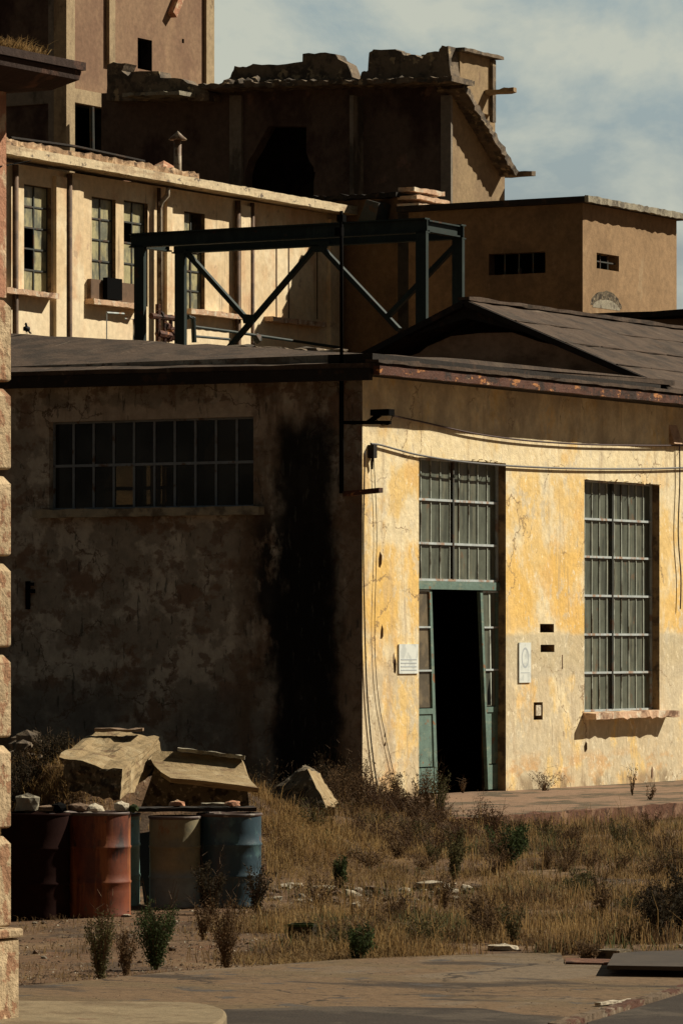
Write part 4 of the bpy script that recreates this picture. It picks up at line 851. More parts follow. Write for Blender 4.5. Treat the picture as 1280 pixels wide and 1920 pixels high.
b = MB(); b.box(txw, TWX - .45, tyr2 - .4, tyr2, -.3, ztop); b.box(txw - .4, txw, TWY, tyr2, -.3, ztop); b.box(txw, TWX, TWY, tyr2, ztop, ztop + .4); b.box(TWX - 2.2, TWX - 2.1, TWY + .5, tyr2 - .5, -.3, ztop - .1); b.build('rear_wall', M['interior'], tower)
b = MB(); p0 = onX(172, 200, TWX + .6); p1 = onX(173, 285, TWX + .6); b.tube([p1, p0], .07, 8); b.build('standpipe', M['dark_bar'], tower)

# ------------------------------------------------------------------ gantry
gp = atD(265, 500, 95); GX0, GY0 = gp.x, gp.y
gan = empty('steel_gantry', (GX0, GY0, GZ), 'dark green braced steel gantry standing in front of the cream block', 'gantry')
GX1 = onY(793, 500, GY0).x; GY1 = GY0 + 1.65; gz = onY(265, 452, GY0).z
for (x, y) in ((GX0, GY0), (GX1, GY0), (onY(341, 500, GY1).x, GY1), (onY(861, 500, GY1).x, GY1)):
    b = MB(); b.bar((x, y, GZ), (x, y, gz - .1), .10, .19, up=(1, 0, 0)); b.bar((x, y - .085, GZ), (x, y - .085, gz - .1), .03, .24, up=(1, 0, 0)); b.build('leg', M['gs'] if 'gs' in M else M.setdefault('gs', mat('dark_green_steel', (.016, .028, .026), [dict(c=(.026, .04, .036), s=(2, 2, .6), lo=.5, hi=.62), dict(c=(.06, .03, .018), s=3, lo=.62, hi=.68)], rough=.6)), gan)
xl0, xl1 = GX0 - .25, GX1 + .0; xf0, xf1 = onY(341, 500, GY1).x - .2, onY(861, 500, GY1).x
zn = gz + .02
MB().ibeam((xl0, GY0, zn), (xl1 + .1, GY0, zn), .2, .30).build('front_beam', M['gs'], gan)
MB().ibeam((xf0, GY1, zn), (xf1 + .1, GY1, zn), .2, .30).build('rear_beam', M['gs'], gan)
MB().ibeam((xf0 - 0.05, GY0 + .12, zn + .003), (xf0 - 0.05 , GY1 - .12, zn + .003), .16, .24).build('end_beam', M['gs'], gan)
MB().ibeam((xl1, GY0 + .12, zn + .003), (xf1, GY1 - .12, zn + .003), .16, .24).build('end_beam', M['gs'], gan)
Yb = GY1 - .02
for (a_, c_) in (((347, 470), (466, 602)), ((590, 464), (424, 658)), ((603, 464), (748, 618)), ((852, 462), (728, 592))):
    MB().bar(onY(*a_, Yb), onY(*c_, Yb), .10, .115, up=(0, 1, 0)).build('brace', M['gs'], gan)
MB().prism([onY(x, y, Yb - .08) for x, y in ((578, 452), (618, 452), (608, 472), (588, 472))], (0, .03, 0)).build('gusset', M['gs'], gan)
MB().prism([onY(x, y, Yb - .08) for x, y in ((452, 588), (478, 590), (474, 608), (456, 606))], (0, .03, 0)).build('gusset', M['gs'], gan)

# pipework in front of the cream block
pw = empty('valve_pipework', (CX + 1.5, cy(310), GZ), 'rusty valves and pipes on a frame between the gantry legs', 'pipework')
b = MB(); pxw = CX + 1.2
Q = lambda x, y: onX(x, y, pxw)
for (x, y0, y1, r) in ((296, 570, 660, .06), (308, 600, 660, .05), (320, 590, 640, .05), (330, 585, 660, .04)):
    b.tube([Q(x, y0), Q(x, y1)], r, 8)
b.tube([Q(283, 592), Q(330, 597)], .07, 8); b.tube([Q(296, 625), Q(332, 632)], .09, 8)
for (x, y, r) in ((312, 612, .10), (322, 622, .13), (302, 590, .09), (316, 634, .1)): b.rock(Q(x, y), r, x, 1, .2)
b.build('valve', M['rust_trim'], pw)
b = MB(); b.tube([Q(200, 586), Q(232, 588)], .025, 6); b.tube([Q(200, 586), Q(200, 640)], .015, 6); b.tube([Q(234, 597), Q(250, 598), Q(250, 640)], .02, 6); b.build('handrail', M['steel_bar'], pw)
b = MB(); b.tube([Q(352, 594), Q(362, 596), Q(364, 642)], .06, 8); b.tube([Q(362, 612), Q(430, 621), Q(640, 652)], .035, 8); b.tube([Q(362, 630), Q(430, 636)], .03, 8); b.build('pipe', M['gs'], pw)
b = MB(); b.rock(Q(482, 634), (.12, .2, .12), 5, 1); b.tube([Q(482, 640), Q(483, 622)], .03, 6); b.build('stop_valve', M['dark_bar'], pw)
# rubble and weeds on the low roof beyond
rr_ = empty('roof_rubble', tuple(onX(560, 655, -13)), 'pile of dark broken tiles and boards beyond the low roof', 'debris')
rz = onX(560, 660, -13)
b = MB()
for k in range(70):
    px = rnd.uniform(440, 640); h = 10 * math.exp(-((px - 470) / 40) ** 2) + 6
    q = onX(px, 672 - rnd.uniform(0, h + 10), -13 + rnd.uniform(-.3, .3)); b.rock(q, (rnd.uniform(.05, .2), rnd.uniform(.1, .4), rnd.uniform(.02, .07)), k, 1)
q0 = onX(440, 668, -13); q1 = onX(645, 676, -13); b.rough(q0 - UP * .35, q1 - UP * .35, 1.2, .7, seg=20, amp=.05, seed=4)
b.build('rubble_heap', M['rubble'], rr_)
q2 = MB(); q2.box(-13.5, -12.5, q0.y, q1.y, -.3, q0.z - .5); q2.build('support_wall', M['interior'], rr_)

# pigeon on the low roof edge
pb = ext(rl, rr, onY(50, 628, 2.6).x); bd = MB()
bd.rock(pb + Vector((0, 0, .13)), (.05, .09, .075), 2, 2, .1); bd.rock(pb + Vector((.0, -.03, .24)), (.028, .034, .035), 3, 2, .1)
bd.bar(pb + Vector((0, -.06, .235)), pb + Vector((0, -.09, .23)), .01, .01); bd.bar(pb + Vector((0, .05, .10)), pb + Vector((0, .17, .03)), .05, .015)
bd.tube([pb + Vector((.015, 0, .07)), pb + Vector((.015, 0, -.02))], .006, 5); bd.tube([pb + Vector((-.015, 0, .07)), pb + Vector((-.015, 0, -.02))], .006, 5); bd.tube([pb + Vector((0, -.01, .18)), pb + Vector((0, -.03, .25))], .028, 8)
bd.v = [tuple(pb + (Vector(v) - pb) * .68) for v in bd.v]
bd.thing('pigeon', M['bird'], tuple(pb), 'dark pigeon perched on the edge of the low brown roof', 'bird', smooth=True)

# ------------------------------------------------------------------ gate building at the left edge
DG = 28.2
qg = atD(21, 1200, DG); QX, QY = qg.x, qg.y      # outer corner of the quoin
gb = empty('gate_building', (QX - 1, QY - 1, GZ), 'building at the left edge with rusticated corner blocks and a deep dark eave', 'building')
zA = lambda py: 2.3 + (1200 - py) * DG / F
wallX, wallY = QX - .022, QY - .022
b = MB(); b.box(wallX - 3, wallX, wallY - 3.2, wallY, zA(558), 6.0); b.build('wall', M['brickish'], gb)
b = MB(); b.box(wallX - 3, QX - .07, wallY - 3.2, QY - .07, -.3, zA(558)); b.build('lower_wall', M['brickish'], gb)
ys_ = [(562, 716), (729, 881), (893, 1043), (1057, 1214), (1228, 1383), (1398, 1553), (1568, 1738)]
for (t_, u_) in ys_:
    b = MB(); z1, z0 = zA(t_), zA(u_); c_ = .035; n = 10
    vs = []; 
    for z, d in ((z0, 0.012), (z0 + .012, 0), (z1 - c_ * 1.4, 0), (z1, c_)):
        for (x, y) in ((QX - .55, QY - .9), (QX - d, QY - .9), (QX - d, QY - d), (QX - .55, QY - d)): vs.append((x, y, z))
    fs = [(3, 2, 1, 0), (12, 13, 14, 15)]
    for i in range(3):
        for k in range(4): a_ = i * 4 + k; b2 = i * 4 + (k + 1) % 4; fs.append((a_, b2, b2 + 4, a_ + 4))
    b.add(vs, fs); b.build('quoin_block', M['quoin'], gb, bevel=.006)
b = MB(); e = .036; b.box(QX - .6, QX + e, QY - 1.0, QY + e, GZ, zA(1760)); b.build('plinth', M['quoin'], gb, bevel=.012)
b = MB(); e = .056; b.box(QX - .6, QX + e, QY - 1.05, QY + e, zA(1758), zA(1741)); b.build('plinth_moulding', M['quoin'], gb, bevel=.014)
ez = zA(118); o_ = .335
b = MB(); b.hexa([(QX - 3, QY - 3.2, ez - .03), (QX + o_, QY - 3.2, ez - .03), (QX + o_, QY + o_, ez - .03), (QX - 3, QY + o_, ez - .03)], [(QX - 3, QY - 3.2, ez + .02), (QX + o_, QY - 3.2, ez + .02), (QX + o_, QY + o_, ez + .02), (QX - 3, QY + o_, ez + .02)]); b.build('eave_slab', M['dark_wood'], gb)
b = MB(); pr = [(o_ - .02, -.035), (o_ - .03, -.09), (.18, -.16), (.02, -.18)]
for i in range(3):
    (a_, za), (c_, zc) = pr[i], pr[i + 1]
    b.hexa([(QX - 3, QY - 3.2, ez + zc), (QX + c_, QY - 3.2, ez + zc), (QX + c_, QY + c_, ez + zc), (QX - 3, QY + c_, ez + zc)], [(QX - 3, QY - 3.2, ez + za), (QX + a_, QY - 3.2, ez + za), (QX + a_, QY + a_, ez + za), (QX - 3, QY + a_, ez + za)])
b.build('eave_moulding', M['dark_wood'], gb)
b = MB(); b.add([(QX + o_ - .02, QY - 3.2, ez + .021), (QX + o_ - .02, QY + o_ - .02, ez + .021), (QX - 3, QY + o_ - .02, ez + .021), (QX - 3, QY - 3.2, ez + .021), (QX - 1.6, QY - 1.5, ez + .10), (QX - 1.6, QY - 3.0, ez + .10)], [(0, 1, 4, 5), (1, 2, 4), (2, 3, 5, 4), (3, 0, 5)]); b.build('roof', M['roof'], gb)
# stay wires fixed to it
cable('stay_wire', [atD(-30, 316, 28.0), atD(14, 309, 30), atD(60, 300, 60)], .004, M['black'], 'thin dark wire crossing in front of the cream cornice at the left edge', 'wire')

# ------------------------------------------------------------------ plants
def blades(name, mt, spots, label, cat, hmin, hmax, wdt=.006, lean=.35, kind='stuff', parent=None):
    """spots: list of (x, y, z) roots -> one mesh of curved two-segment blades"""
    n = len(spots); R = np.random.default_rng(len(spots) + int(hmax * 100))
    base = np.array(spots, dtype=float); h = R.uniform(hmin, hmax, n) * R.uniform(.6, 1, n); az = R.uniform(0, 2 * np.pi, n); le = (R.uniform(.05, 1, n) ** 1.3) * lean * h
    ww = R.uniform(.5, 1.4, n) * wdt
    pz = np.array([nz((x, y, 0), .9, 5.5) + .5 * nz((x, y, 0), 2.7, 1.5) for x, y, _ in spots]) if n > 3000 else np.zeros(n); h = h * np.clip(1 + 1.6 * pz, .25, 2.0); fa = R.uniform(0, np.pi, n)
    sx, sy = np.cos(fa) * ww, np.sin(fa) * ww; dx, dy = np.cos(az) * le, np.sin(az) * le
    V = np.zeros((n, 5, 3))
    V[:, 0] = base - np.stack([sx, sy, 0 * sx + .02], 1); V[:, 1] = base + np.stack([sx, sy, 0 * sx - .02], 1)
    mid = base + np.stack([dx * .35, dy * .35, h * .62], 1) + R.normal(0, .012, (n, 3)); V[:, 2] = mid + np.stack([sx, sy, 0 * sx], 1) * .8; V[:, 3] = mid - np.stack([sx, sy, 0 * sx], 1) * .8
    V[:, 4] = base + np.stack([dx, dy, h * R.uniform(.45, 1.05, n)], 1)
    me = bpy.data.meshes.new(name); me.vertices.add(n * 5); me.vertices.foreach_set('co', V.reshape(-1))
    i = np.arange(n)[:, None] * 5; loops = np.concatenate([i + np.array([[0, 1, 2, 3]]), i + np.array([[3, 2, 4]])], 1).reshape(-1)
    me.loops.add(len(loops)); me.loops.foreach_set('vertex_index', loops.astype(np.int32))
    st = (np.arange(n)[:, None] * 7 + np.array([[0, 4]])).reshape(-1); me.polygons.add(2 * n); me.polygons.foreach_set('loop_start', st.astype(np.int32))
    me.materials.append(mt); me.update(calc_edges=True); me.validate()
    o = bpy.data.objects.new(name, me); sc.collection.objects.link(o)
    if parent: o.parent = parent; return o
    return tag(o, label, cat, kind=kind)
R = random.Random(11)
def scatter(pxr, pyr, count, dens=lambda px, py: 1, clump=3.0, thr=-.1, z=None):
    o = []; tries = 0
    while len(o) < count and tries < count * 12:
        tries += 1; px = R.uniform(*pxr); py = R.uniform(*pyr); p = onZ(px, py, GZ)
        if R.random() > dens(px, py): continue
        if nz((p.x, p.y, 0), clump, 2.2) < thr + R.uniform(-.25, .25): continue
        o.append((p.x, p.y, gh(p.x, p.y)))
    return o
def ok(p): return not (p[0] > -.4 and p[0] < 5.25 and p[1] > -6.9 and not (p[0] < 1 and p[1] < -1.5)) and not (p[0] < .05 and p[1] > -.1)
def dzone(px, py):      # right-hand meadow and the strip behind the apron
    edge = 1803 - (px - 640) * .03
    if px < 640: edge = 1815 + (640 - px) * .05
    if py > edge or (px < 500 and py < 1712): return 0
    if 1655 < py < 1712 and px < 900: return .22
    return 1
def dens2(px, py): 
    d = dzone(px, py)
    return d * (max(.0, min(1, (px - 330) / 230)) ** 1.5 if py > 1700 or px < 500 else 1)
main = [p for p in scatter((340, 1330), (1535, 1805), 76000, dens2, 1.1, .0) if ok(p)]
blades('dry_grass', M['straw'], main, 'low dry brown grass covering the yard', 'grass', .04, .15, .0035, 1.8)
fine_ = [p for p in scatter((480, 1330), (1545, 1798), 17000, dens2, 1.7, .12) if ok(p)]
blades('golden_grass', M['straw_gold'], fine_, 'golden grass stalks among the low dry grass', 'grass', .08, .26, .0026, 1.2)
grn = [p for p in scatter((470, 1330), (1545, 1798), 9000, dens2, .8, .22) if ok(p)]
blades('green_grass', M['green_grass'], grn, 'patches of low olive green grass in the dry yard', 'grass', .05, .18, .0035, 1.3)
stalks = [p for p in scatter((500, 1330), (1560, 1798), 900, dens2, 2.7, .1) if ok(p)]
blades('tall_stalks', M['straw_gold'], stalks, 'scattered tall pale dry stalks', 'grass', .25, .55, .0035, .7)
dirtg = scatter((30, 640), (1725, 1845), 2600, lambda a, b_: 1 if b_ < 1850 - (a - 40) * .075 else 0, 2.5, .2)
blades('sparse_grass', M['straw'], dirtg, 'sparse dry tufts on the bare dirt', 'grass', .02, .09, .002, 1.6)
mg = []
for (px, D, c_, sp, spd) in ((100, 48.2, 4200, .55, .8), (565, 48.2, 8000, .75, 1.3), (420, 50, 1200, .8, 1.0), (660, 57, 5000, .9, 1.5)):
    for k in range(c_):
        p = atD(px, 1200, D) + RIGHT * R.gauss(0, sp * .7) + VIEW * R.gauss(0, spd * .7)
        if p.y < -.1 and ok(p): mg.append((p.x, p.y, gh(p.x, p.y)))
blades('mound_grass', M['straw_gold'], mg, 'golden grass growing over the rubble mounds behind the drums', 'grass', .04, .18, .003, 1.5)
def bush(px, py, h, wd, lm, label, name='weed_bush', nst=14, nl=420, group='weeds and small bushes', ls=.018, z=None, D=None, up=1.0):
    p = onZ(px, py, GZ) if D is None else atD(px, 1200, D)
    zz = gh(p.x, p.y) if z is None else z
    root = empty(name, (p.x, p.y, zz), label, 'plant', group)
    st = MB(); tips = []
    for k in range(nst):
        a = R.uniform(0, 6.28); ln = h * R.uniform(.55, 1); r = wd * math.sqrt(R.random()); q = [(0, 0, -.03)]
        for j in range(1, 4): t = j / 3; q.append((math.cos(a) * r * t ** (1.3 * up) + R.gauss(0, .012), math.sin(a) * r * t ** (1.3 * up) + R.gauss(0, .012), ln * t))
        st.tube([Vector(v) for v in q], .0045, 4, .0015); tips.append(q)
    for k in range(nst // 2):
        a = R.uniform(0, 6.28); ln = h * R.uniform(.8, 1.35); e_ = Vector((math.cos(a) * wd * R.uniform(.3, 1.2), math.sin(a) * wd * R.uniform(.3, 1.2), ln)); m_ = e_ * .5 + Vector((R.gauss(0, .02), R.gauss(0, .02), .03))
        st.tube([Vector((0, 0, -.03)), m_, e_], .003, 3, .001)
        for j in range(3): b0 = m_.lerp(e_, R.uniform(0, .9)); st.tube([b0, b0 + Vector((R.gauss(0, .05), R.gauss(0, .05), R.uniform(.02, .07)))], .002, 3, .0008)
    st.build('stems', M['bark'], root, local=True)
    lf = MB(); vs = []; fs = []
    for k in range(int(nl * 2.6)):
        q = R.choice(tips); t = R.uniform(.15, 1) * 3; j = min(int(t), 2); u = t - j; a_, b_ = Vector(q[j]), Vector(q[j + 1]); c_ = a_.lerp(b_, u) + Vector((R.gauss(0, wd * .12), R.gauss(0, wd * .12), R.gauss(0, .02)))
        d = Vector((R.gauss(0, 1), R.gauss(0, 1), R.gauss(.6, 1))).normalized(); e_ = d.orthogonal().normalized(); L1 = R.uniform(.6, 1.6) * ls * .75; W1 = R.uniform(.3, .8) * ls * .6
        n0 = len(vs); vs += [c_ - d * L1, c_ + e_ * W1, c_ + d * L1, c_ - e_ * W1]; fs.append((n0, n0 + 1, n0 + 2, n0 + 3))
    lf.add(vs, fs); lf.build('leaves', M[lm], root, local=True)
    return root
bush(292, 1812, .52, .17, 'leaf_green', 'dense dark green bush at the apron edge below the olive drum', nl=2200, nst=30, ls=.013)
bush(188, 1835, .52, .14, 'leaf_olive', 'narrow olive bush furthest left at the apron edge', nl=1200, nst=24, ls=.013)
bush(236, 1822, .34, .10, 'leaf_brown', 'thin brownish weed between the two leftmost bushes', nl=260)
bush(425, 1814, .55, .16, 'leaf_brown', 'brown twiggy bush in front of the blue drum', nl=1000, nst=28, ls=.012)
bush(380, 1768, .35, .12, 'leaf_brown', 'wispy reddish weed left of the brown twiggy bush', nl=150)
bush(672, 1800, .30, .12, 'leaf_green', 'short green bush at the apron edge below the doorway corner', nl=800)
bush(636, 1668, .30, .08, 'leaf_green', 'small bright green tuft on the debris strip', nl=600, ls=.02, up=.6)
bush(950, 1640, .48, .22, 'leaf_green', 'green shrub in the meadow under the right side of the doorway', nl=1300, nst=22, ls=.022)
bush(850, 1650, .55, .14, 'leaf_olive', 'olive tall weed left of the green meadow shrub', nl=600)
bush(1090, 1690, .28, .25, 'leaf_olive', 'low spreading olive weed in the right of the meadow', nl=700)
bush(1240, 1770, .50, .22, 'leaf_dark', 'dark bush at the right edge behind the metal plate', nl=1300, nst=22)
bush(1285, 1765, .62, .24, 'leaf_dark', 'dark bush cut by the right edge of the view', nl=1200, nst=20)
bush(1130, 1730, .45, .12, 'leaf_brown', 'thin brown weed standing in the right meadow', nl=260)
bush(900, 1755, .32, .15, 'leaf_brown', 'brown tangled weed near the middle of the apron edge', nl=500)
bush(1100, 1795, .12, .14, 'leaf_brown', 'low russet weed lying against the kerb end beside the metal plate', nl=400)
bush(480, 1712, .42, .16, 'leaf_dark', 'dark twiggy weed against the right of the blue drum', nl=500, nst=18)
bush(395, 1716, .50, .16, 'leaf_dark', 'dark tangled weed between the olive and blue drums', nl=700, nst=18)
for k in range(75):   # low scrub all over the meadow
    px = R.uniform(560, 1290); py = R.choice([R.uniform(1560, 1650), R.uniform(1560, 1650), R.uniform(1700, 1785)]); p = onZ(px, py, GZ)
    if not ok((p.x, p.y)): continue
    kind_ = R.choice(['leaf_brown', 'leaf_brown', 'leaf_brown', 'leaf_olive', 'leaf_olive'])
    bush(px, py, R.uniform(.12, .36), R.uniform(.14, .32), kind_, 'low %s scrub bush, one of many scattered through the dry meadow' % {'leaf_brown': 'brown', 'leaf_olive': 'olive', 'leaf_dark': 'dark'}[kind_], 'meadow_scrub', nst=12, nl=230, group='low %s scrub in the meadow' % {'leaf_brown': 'brown', 'leaf_olive': 'olive', 'leaf_dark': 'dark'}[kind_], ls=.016)
for k in range(26):   # browner scrub below the walkway, towards the corner
    px = R.uniform(640, 940); py = R.uniform(1556, 1625); p = onZ(px, py, GZ)
    if not ok((p.x, p.y)): continue
    bush(px, py, R.uniform(.2, .42), R.uniform(.2, .38), 'leaf_russet', 'russet brown scrub bush, one of many below the walkway kerb', 'russet_scrub', nst=14, nl=330, group='russet scrub below the walkway', ls=.015)
for k in range(17):   # scrub at the foot of the corner
    px = 640 + k * 11 + R.uniform(-8, 8); D = R.uniform(55, 61) ; 
    bush(px, 0, R.uniform(.35, .75), R.uniform(.15, .3), R.choice(['leaf_brown', 'leaf_brown', 'leaf_brown', 'leaf_olive']), 'brown dry scrub bush in the thicket at the foot of the building corner', 'scrub_bush', nst=16, nl=520, group='scrub at the building corner', D=D)
for k in range(9):    # against the shaded wall
    px = 500 + k * 19; D = R.uniform(60, 64.3); p = atD(px, 1200, D)
    bush(px, 0, R.uniform(.5, 1.1), R.uniform(.15, .35), 'leaf_dark', 'dark leggy weed against the black stained wall', 'wall_weed', nst=14, nl=420, group='weeds along the stained wall', D=min(D, 64))
for (px, py, h, lb) in ((1020, 1483, .28, 'dry fan of brown twigs against the wall beside the doorway'), (1185, 1492, .42, 'single thin dry stalk on the walkway below the tall window'), (840, 1487, .22, 'small pale weed on the threshold of the dark doorway'), (1218, 1500, .25, 'small twiggy tuft on the walkway right of the thin dry stalk')):
    p = onZ(px, py, 0); r = bush(px, py, h, .28 if px == 1020 else .09, 'leaf_brown', lb, 'dry_weed', nst=16 if px == 1020 else 7, nl=160 if px == 1020 else 60, group='dry weeds on the walkway', z=0); r.location = (max(p.x, .25 if px != 840 else -.1), p.y, 0)
# plants on the eave of the gate building
p0 = (QX + .05, QY - .0, ez + .03)
mg = [(QX + R.uniform(-.1, .2), QY + R.uniform(-.45, .08), ez + .02) for k in range(2600)]
blades('eave_grass', M['straw_gold'], mg, 'tuft of dry grass growing on the dark eave, top left', 'grass', .06, .14, .003, 1.6)

# ------------------------------------------------------------------ concrete blocks behind the drums
def hexa_px(name, bot, top, mats, label, cat='concrete block', group='broken concrete blocks', dark=None, sub=9, amp=.03):
    """bot/top: 4 (px, py, depth) corners each"""
    b = MB(); B = [atD(*q) for q in bot]; T = [atD(*q) for q in top]; b.hexa(B, T)
    c = sum(B, Vector()) / 4; off_ = Vector(c); me_v = [tuple(Vector(v) - off_) for v in b.v]
    bm = bmesh.new(); vs = [bm.verts.new(v) for v in me_v]; fcs = [bm.faces.new([vs[i] for i in f]) for f in b.f]
    for i, f in enumerate(fcs): f.material_index = 1 if (dark is not None and i in dark) else 0
    bmesh.ops.recalc_face_normals(bm, faces=bm.faces); bmesh.ops.subdivide_edges(bm, edges=bm.edges, cuts=sub, use_grid_fill=True)
    for v in bm.verts: v.co += v.normal * amp * (nz(v.co, 4, 3) * 1.2 + .7 * nz(v.co, 11, 1) + .5 * nz(v.co, 25, 6))
    me = bpy.data.meshes.new(name); bm.to_mesh(me); bm.free()
    for m_ in mats: me.materials.append(m_)
    o = bpy.data.objects.new(name, me); sc.collection.objects.link(o); o.location = off_; WL[o] = off_
    return tag(o, label, cat, group)
hexa_px('concrete_block', [(130, 1482, 45.6), (225, 1500, 45.3), (300, 1440, 47.3), (150, 1420, 47.6)], [(108, 1418, 45.6), (226, 1446, 45.3), (300, 1381, 47.3), (186, 1366, 47.6)],
        [M['block'], M['block_dark']], 'large tilted concrete beam with a broken end, behind the rusty drum', dark=(2,), amp=.045)
b = MB(); q = atD(218, 1369, 47.0); b.rough(q + RIGHT * -.22, q + RIGHT * .28, .3, .03, seg=6, amp=.012, seed=2); b.thing('flat_stone', M['stone_brown'], tuple(q), 'thin flat stone lying on top of the tilted concrete beam', 'stone')
# curved channel piece
b = MB(); Lp = [(296, 1408), (287, 1414), (283, 1424), (290, 1436), (302, 1448), (320, 1459)]; Rp = [(452, 1424), (456, 1432), (459, 1443), (464, 1455), (472, 1466), (484, 1478)]
dl = [46.75, 46.7, 46.6, 46.4, 46.0, 45.4]; n = 24; vs = []; fs = []
for i in range(n + 1):
    t = i / n
    for j in range(6):
        e_ = .35 * nz((i * .5, j, 0), .6); p = atD(Lp[j][0] * (1 - t) + Rp[j][0] * t, Lp[j][1] * (1 - t) + Rp[j][1] * t + 6 * math.sin(t * 3.14) * (-.3) + e_ * 2, dl[j]); vs.append(p)
    for j in range(5, -1, -1):
        p = atD(Lp[j][0] * (1 - t) + Rp[j][0] * t + (4 if j < 3 else 0), Lp[j][1] * (1 - t) + Rp[j][1] * t + (4 + j), dl[j] + .35 + .05 * j); vs.append(p)
W = 12
for i in range(n):
    for k in range(W): a_ = i * W + k; c_ = i * W + (k + 1) % W; fs.append((a_, c_, c_ + W, a_ + W))
fs += [tuple(range(W - 1, -1, -1)), tuple(n * W + k for k in range(W))]
b.add(vs, fs)
o = b.thing('channel_block', M['block'], tuple(atD(385, 1500, 46.5)), 'curved concrete channel piece lying on its side above the olive drum', 'concrete block', 'broken concrete blocks')
b = MB(); b.rough(atD(333, 1405, 46.7), atD(459, 1421, 46.7), .16, .035, seg=14, amp=.01, seed=5); b.build('lip', M['slab_grey'], o)
b = MB(); b.hexa([atD(*q) for q in ((262, 1520, 46.6), (468, 1520, 46.6), (460, 1520, 47.6), (280, 1520, 47.6))], [atD(*q) for q in ((290, 1440, 46.6), (462, 1462, 46.6), (452, 1450, 47.6), (300, 1430, 47.6))])
b.build('underside_web', M['block_dark'], o)
hexa_px('concrete_block', [(462, 1514, 52.6), (612, 1516, 52.0), (634, 1506, 54.0), (520, 1500, 54.5)], [(552, 1450, 52.8), (576, 1440, 52.6), (598, 1452, 53.8), (572, 1434, 54.0)],
        [M['block_dark'], M['block']], 'pointed concrete chunk standing on end below the black stain', dark=(3,), amp=.02)  # right face in the lighter concrete, its sunlight put into the colour
b = MB(); b.rough(atD(486, 1518, 52.5), atD(628, 1520, 52.5), .7, .10, seg=12, amp=.02, seed=7); b.thing('concrete_slab', M['block'], tuple(atD(560, 1530, 52.5)), 'flat grassy concrete slab under the pointed chunk', 'concrete block')
hp_ = MB()
for k in range(120):
    px = R.gauss(62, 28); D = R.uniform(49, 51.5); t = R.random(); py = 1445 - (70 * math.exp(-((px - 55) / 35) ** 2)) * t
    hp_.rock(atD(px, py, D), (R.uniform(.03, .12), R.uniform(.05, .12), R.uniform(.03, .09)), k, 1, .5)
hp_.thing('rubble_heap', M['rubble'], tuple(atD(62, 1500, 50)), 'dark heap of small rubble beside the left quoin, behind the drums', 'debris')
for (px, D, h, wd) in ((50, 48.6, .45, .3), (95, 48.8, .3, .25), (30, 48.4, .5, .25)):
    bush(px, 0, h, wd, 'leaf_dark', 'dark bush on the rubble heap behind the leftmost drum', 'heap_bush', nl=700, nst=18, group='bushes on the rubble heap', D=D)

# ------------------------------------------------------------------ drums
HD = .90
def drum(px, pyb, w_px, H, mt, label, tilt=0, rot=0.0):
    p = onZ(px, pyb, GZ); D = (p - CAM).dot(VIEW); r = w_px / F * D / 2
    root = empty('oil_drum', (p.x, p.y, GZ), label, 'drum', 'oil drums', rot=(math.radians(tilt), 0, rot))
    prof = [(0, .015), (r * .95, .015), (r, 0), (r + .006, .012), (r, .03)]
    def ring(z): return [(r, z - .018), (r + .008, z - .006), (r + .009, z + .004), (r, z + .018)]
    prof += [(r, H * .15)] + [(r * (1 + .004 * math.sin(k)), H * (.15 + .15 * k / 3)) for k in range(1, 3)] + ring(H / 3) + [(r, H * .42), (r * .997, H * .55)] + ring(H * 2 / 3) + [(r, H * .8), (r, H - .03)]
    b = MB(); b.lathe(prof, n=56)
    v2 = []
    for (x, y, z) in b.v:
        a = math.atan2(y, x); k = 1 - .007 * max(0, mnoise.noise(Vector((math.cos(a) * 1.5 + px, math.sin(a) * 1.5, z * 4)))); v2.append((x * k, y * k, z))
    b.v = v2; b.build('body', mt, root, smooth=True, local=True)
    b = MB(); b.lathe([(r, H - .03), (r + .010, H - .02), (r + .011, H - .004), (r + .003, H), (r - .012, H - .002), (r - .016, H - .02), (0, H - .02)], n=56); b.build('lid', M['rim'] if mt is not M['dark_drum'] else M['dark_drum'], root, smooth=True, local=True)
    b = MB(); b.lathe([(0, .016), (.028, .016), (.03, .0)], (r * .6, 0, H - .02), 12); b.build('bung', M['rim'], root, local=True)
    return root
drum(66, 1722, 128, .93, M['dark_drum'], 'nearly black drum at the left, half hidden by the quoin')
drum(181, 1719, 128, .93, M['rust_drum'], 'orange-red rusty drum with sunlit right side', rot=.5)
drum(200, 1700, 124, .86, M['teal_drum'], 'teal drum peeking out behind the rusty one', rot=2)
drum(328, 1702, 96, .84, M['olive_drum'], 'faded olive drum with a grey-blue lower part', rot=1)
drum(430, 1700, 120, .86, M['blue_drum'], 'worn dark blue drum at the right end of the row', rot=3.4)
# board lying across the drums
zb = GZ + .865
b = MB(); pA = onZ(196, 1522, zb); pB = onZ(492, 1524, zb)
cA = CAM + VIEW * 41.6 + RIGHT * ((255 - 640) / F * 41.6); cB = CAM + VIEW * 41.7 + RIGHT * ((478 - 640) / F * 41.7); cA.z = cB.z = zb + .03
b.rough(cA, cB, .40, .035, seg=20, amp=.006, seed=3); b.thing('board', M['roof_dark'], tuple(cA), 'dark board laid across the tops of the teal, olive and blue drums', 'board')
b = MB(); c1_ = cA.lerp(cB, .55) + UP * .045; b.rough(c1_, c1_ + (cB - cA) * .25, .2, .02, seg=6, amp=.006, seed=9); b.thing('offcut', M['slab_grey'], tuple(c1_), 'short pale board lying on the dark board near the blue drum', 'board')
